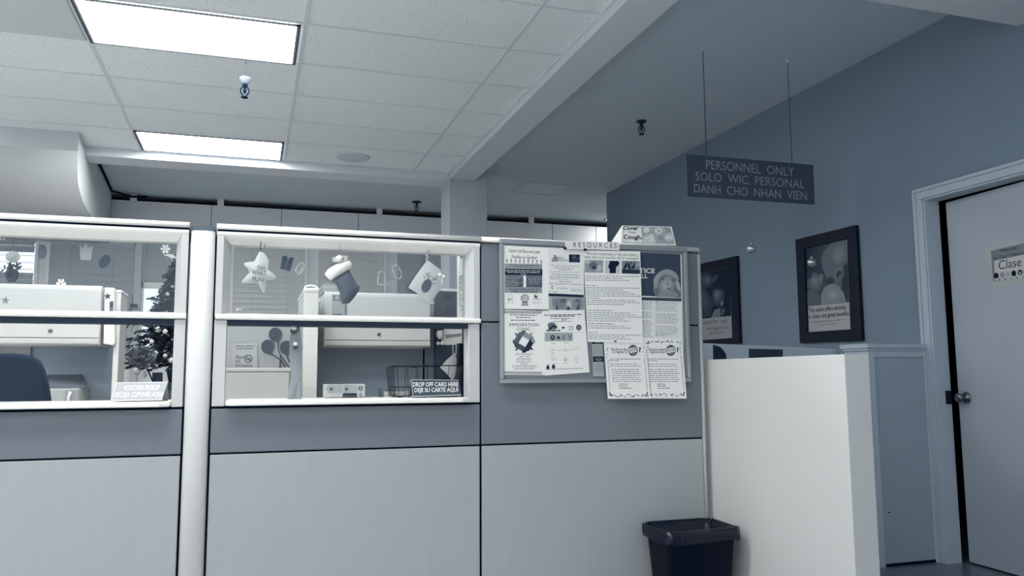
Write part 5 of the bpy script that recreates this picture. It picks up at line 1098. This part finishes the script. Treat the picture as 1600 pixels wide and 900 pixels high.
q.ring(P9, 388, 560.5, 5.6, 5.6, 1.2, I(70), e, 24); q.line(P9, [(384.2, 556.4), (391.8, 564.6)], 1.1, I(70), e); q.line(P9, [(384.4, 561.6), (391.8, 560.6)], 1.2, I(80), e*2); q.build('sheet', t)
P10 = PY(0.055); t = thing('ribbon_decoration', P10(462, 624), 'grey satin ribbon with two white balls hanging beside the paper balloons', 'decoration'); q = MB()
rib = mat('satin_ribbon', 142, 0.35)
for strip in ([(457, 510, 468, 510), (452.5, 530, 470, 525), (452, 552, 472, 545), (453, 570, 471, 570), (455.5, 590, 468, 588), (451.5, 606, 463, 600), (449, 624, 460, 624)], [(464, 590, 468.5, 588), (461.5, 602, 470, 604), (460, 624, 471, 624)]):
    n = len(strip); rows = []
    for i, (xa, ya, xb, yb) in enumerate(strip): 
        m1 = P10((xa+xb)/2, (ya+yb)/2)+FW*(0.013 if i % 2 else 0.004); rows.append([P10(xa, ya), m1, P10(xb, yb)+FW*(0.009 if i % 3 else 0)])
    vs = [p for r_ in rows for p in r_]; q.add(vs, [(3*i+j, 3*i+j+1, 3*i+4+j, 3*i+3+j) for i in range(n-1) for j in range(2)], rib, True)
q.tube([P10(463, 510), P10(463, 503)], 0.0012, I(120), 4)
q.build('ribbon', t)
for (x, y, rx) in ((459, 513, 0.0135), (461.5, 538, 0.010)):
    q = MB(); q.ball(P10(x, y)+FW*0.02, rx, mat('ribbon_ball', 226, 0.3), 12); q.ball(P10(x-0.8, y+4.6)+FW*0.019, rx*0.95, mat('ribbon_ball_dark', 70, 0.4), 12); q.build('ball', t)

# ------------------------------------------------------------------ clings on the glass
PG = PY(0.0445)
clear_cling = mat('pale_cling', 205, 0.5); white_cling = mat('white_cling', 240, 0.5); gel = mat('grey_gel', 80, 0.9, spec=0.05)
def cling(polys, m, label, lines=(), lm=None, wd=0.9):
    q = MB()
    for p in polys: q.slab([PG(*c) for c in p], FW*0.0010, m)
    for l in lines:
        for a_, b_ in zip(l, l[1:]):
            L = math.hypot(b_[0]-a_[0], b_[1]-a_[1]) or 1; nx, ny = -(b_[1]-a_[1])/L*wd/2, (b_[0]-a_[0])/L*wd/2
            q.slab([PG(a_[0]+nx, a_[1]+ny), PG(b_[0]+nx, b_[1]+ny), PG(b_[0]-nx, b_[1]-ny), PG(a_[0]-nx, a_[1]-ny)], FW*0.0008, lm or m)
    tag(q.build('window_cling'), label, 'window cling', 'clings on the counter windows')
def flake(cx_, cy_, r):
    out = []
    for i in range(6):
        a = math.pi*i/3; ca, sa = math.cos(a), math.sin(a); out.append([(cx_+r*(u*ca-v*sa), cy_+r*(u*sa+v*ca)) for u, v in ((0, -.18), (.6, -.18), (.7, -.34), (1, 0), (.7, .34), (.6, .18), (0, .18))])
    return out
def oval(cx_, cy_, rx, ry, rot=0.0, n=18): return [(cx_+rx*math.cos(2*math.pi*i/n)*math.cos(rot)-ry*math.sin(2*math.pi*i/n)*math.sin(rot), cy_+rx*math.cos(2*math.pi*i/n)*math.sin(rot)+ry*math.sin(2*math.pi*i/n)*math.cos(rot)) for i in range(n)]
cling(flake(258.5, 389, 8), white_cling, 'white snowflake at the top right corner of the left window')
cling([[(254, 398), (268, 397), (275, 402), (274, 404), (262, 400.5)]], clear_cling, 'pale twig just under the corner snowflake', [[(262, 400), (272, 396.5)], [(266, 402), (270, 406)]])
cling(flake(95.5, 443, 8)+[[(88, 444), (103, 444), (101, 447), (91, 447)]], white_cling, 'white snowflake low in the left window above the cabinet edge')
cling([starpts(8.5, 469.5, 7, 0.15)], mat('star_gel', 130, 0.9, spec=0.05), 'pale grey star at the far left of the left window')
cling([starpts(168, 463, 6, -0.1)], gel, 'dark star at the right end of the left cabinet')
cling([oval(66, 393.5, 7, 11.5, 0.05)], mat('smoky_gel', 100, 0.9, spec=0.05), 'smoky oval gel letter left of the window post', [[(67, 386), (67, 402)]], mat('smoky_gel_light', 165, 0.4), 2.2)
cling([oval(163.5, 408.5, 7.6, 11.5, 0.6)], gel, 'dark tilted oval gel letter in the middle of the left window', [[(167.5, 402.5), (160.5, 413.5)]], mat('smoky_gel_light', 165, 0.4), 2.2)
cling([[(124, 381), (129, 388), (134, 379), (139, 388), (146, 383), (142, 407), (126, 406)]], mat('faint_cling', 150, 0.9, spec=0.05), 'faint pale crown shape in the left window')
cling([oval(451, 412, 4.4, 12, 0.25)[0:0] or [(441, 401), (448, 399.5), (449.5, 406), (446, 421.5), (438, 420)], [(451.5, 403), (459, 402), (456, 416), (453, 423.8), (446, 422)]], gel, 'dark slanted H shaped gel in the middle window beside the star')
cling([], clear_cling, 'pale scribbled ring outline right of the H gel', [[(461, 423), (466, 414), (472, 410), (476, 416), (472, 425), (466, 429), (465, 424)], [(468, 424), (473, 417)], [(463, 426), (462, 418)]], None, 0.8)
cling([], clear_cling, 'pale outline of a round face right of the stocking', [oval(620.5, 425, 6, 11, -0.35)+[oval(620.5, 425, 6, 11, -0.35)[0]], [(619, 424), (620, 426)], [(623, 420), (623.4, 423)]], None, 0.8)
cling([], clear_cling, 'pale outline of a small boot between the stocking and the round face', [[(591.5, 424.5), (600, 425), (600, 436), (605, 442), (604, 446), (590, 444), (591.5, 424.5)]], None, 0.8)
cling([], white_cling, 'small white scratch cling low in the corner of the middle window', [[(368.5, 484.5), (379, 482.5)], [(372, 480), (371, 484)]], None, 0.9)
cling([], clear_cling, 'pale star outline at the top left of the left window', [starpts(4, 370, 6)+[starpts(4, 370, 6)[0]]], None, 0.8)
# white-topped hanging decoration in the left window
Pq = PY(0.02+0.05); t = thing('flower_ornament', Pq(20, 440), 'dark leafy ornament with a big white flower, at the left edge of the left window', 'ornament'); q = MB()
for i in range(7): a = 2*math.pi*i/7; q.ball(Pq(20+6*math.cos(a), 401+4.2*math.sin(a)), 0.0125, mat('fleece', 232), 10, sy=0.5)
q.ball(Pq(20, 402)+FW*0.004, 0.013, mat('fleece', 232), 10, sy=0.6); q.build('flower', t); q = MB()
for i in range(34):
    a = rnd.uniform(0, 6.28); r_ = rnd.uniform(2, 12); x, y = 18+r_*math.cos(a), 417+r_*0.8*math.sin(a); an = rnd.uniform(0, 6.28); l_ = rnd.uniform(3, 5.5)
    q.slab([Pq(x, y), Pq(x+l_*math.cos(an)-1.4*math.sin(an), y+l_*math.sin(an)+1.4*math.cos(an)), Pq(x+2*l_*math.cos(an), y+2*l_*math.sin(an)), Pq(x+l_*math.cos(an)+1.4*math.sin(an), y+l_*math.sin(an)-1.4*math.cos(an))], (0, 0.003+0.002*(i % 4), 0), I((62, 80, 105)[i % 3]))
q.build('leaves', t); q = MB(); q.lathe(Pq(18, 440), [(0.012, 0), (0.021, 0.015), (0.023, 0.032), (0.016, 0.045)], I(85), 14); q.tube([Pq(20, 398)+Vector((0, 0.006, 0)), Pq(20, 364)+Vector((0, 0.006, 0))], 0.001, I(120), 4); q.build('pot', t)
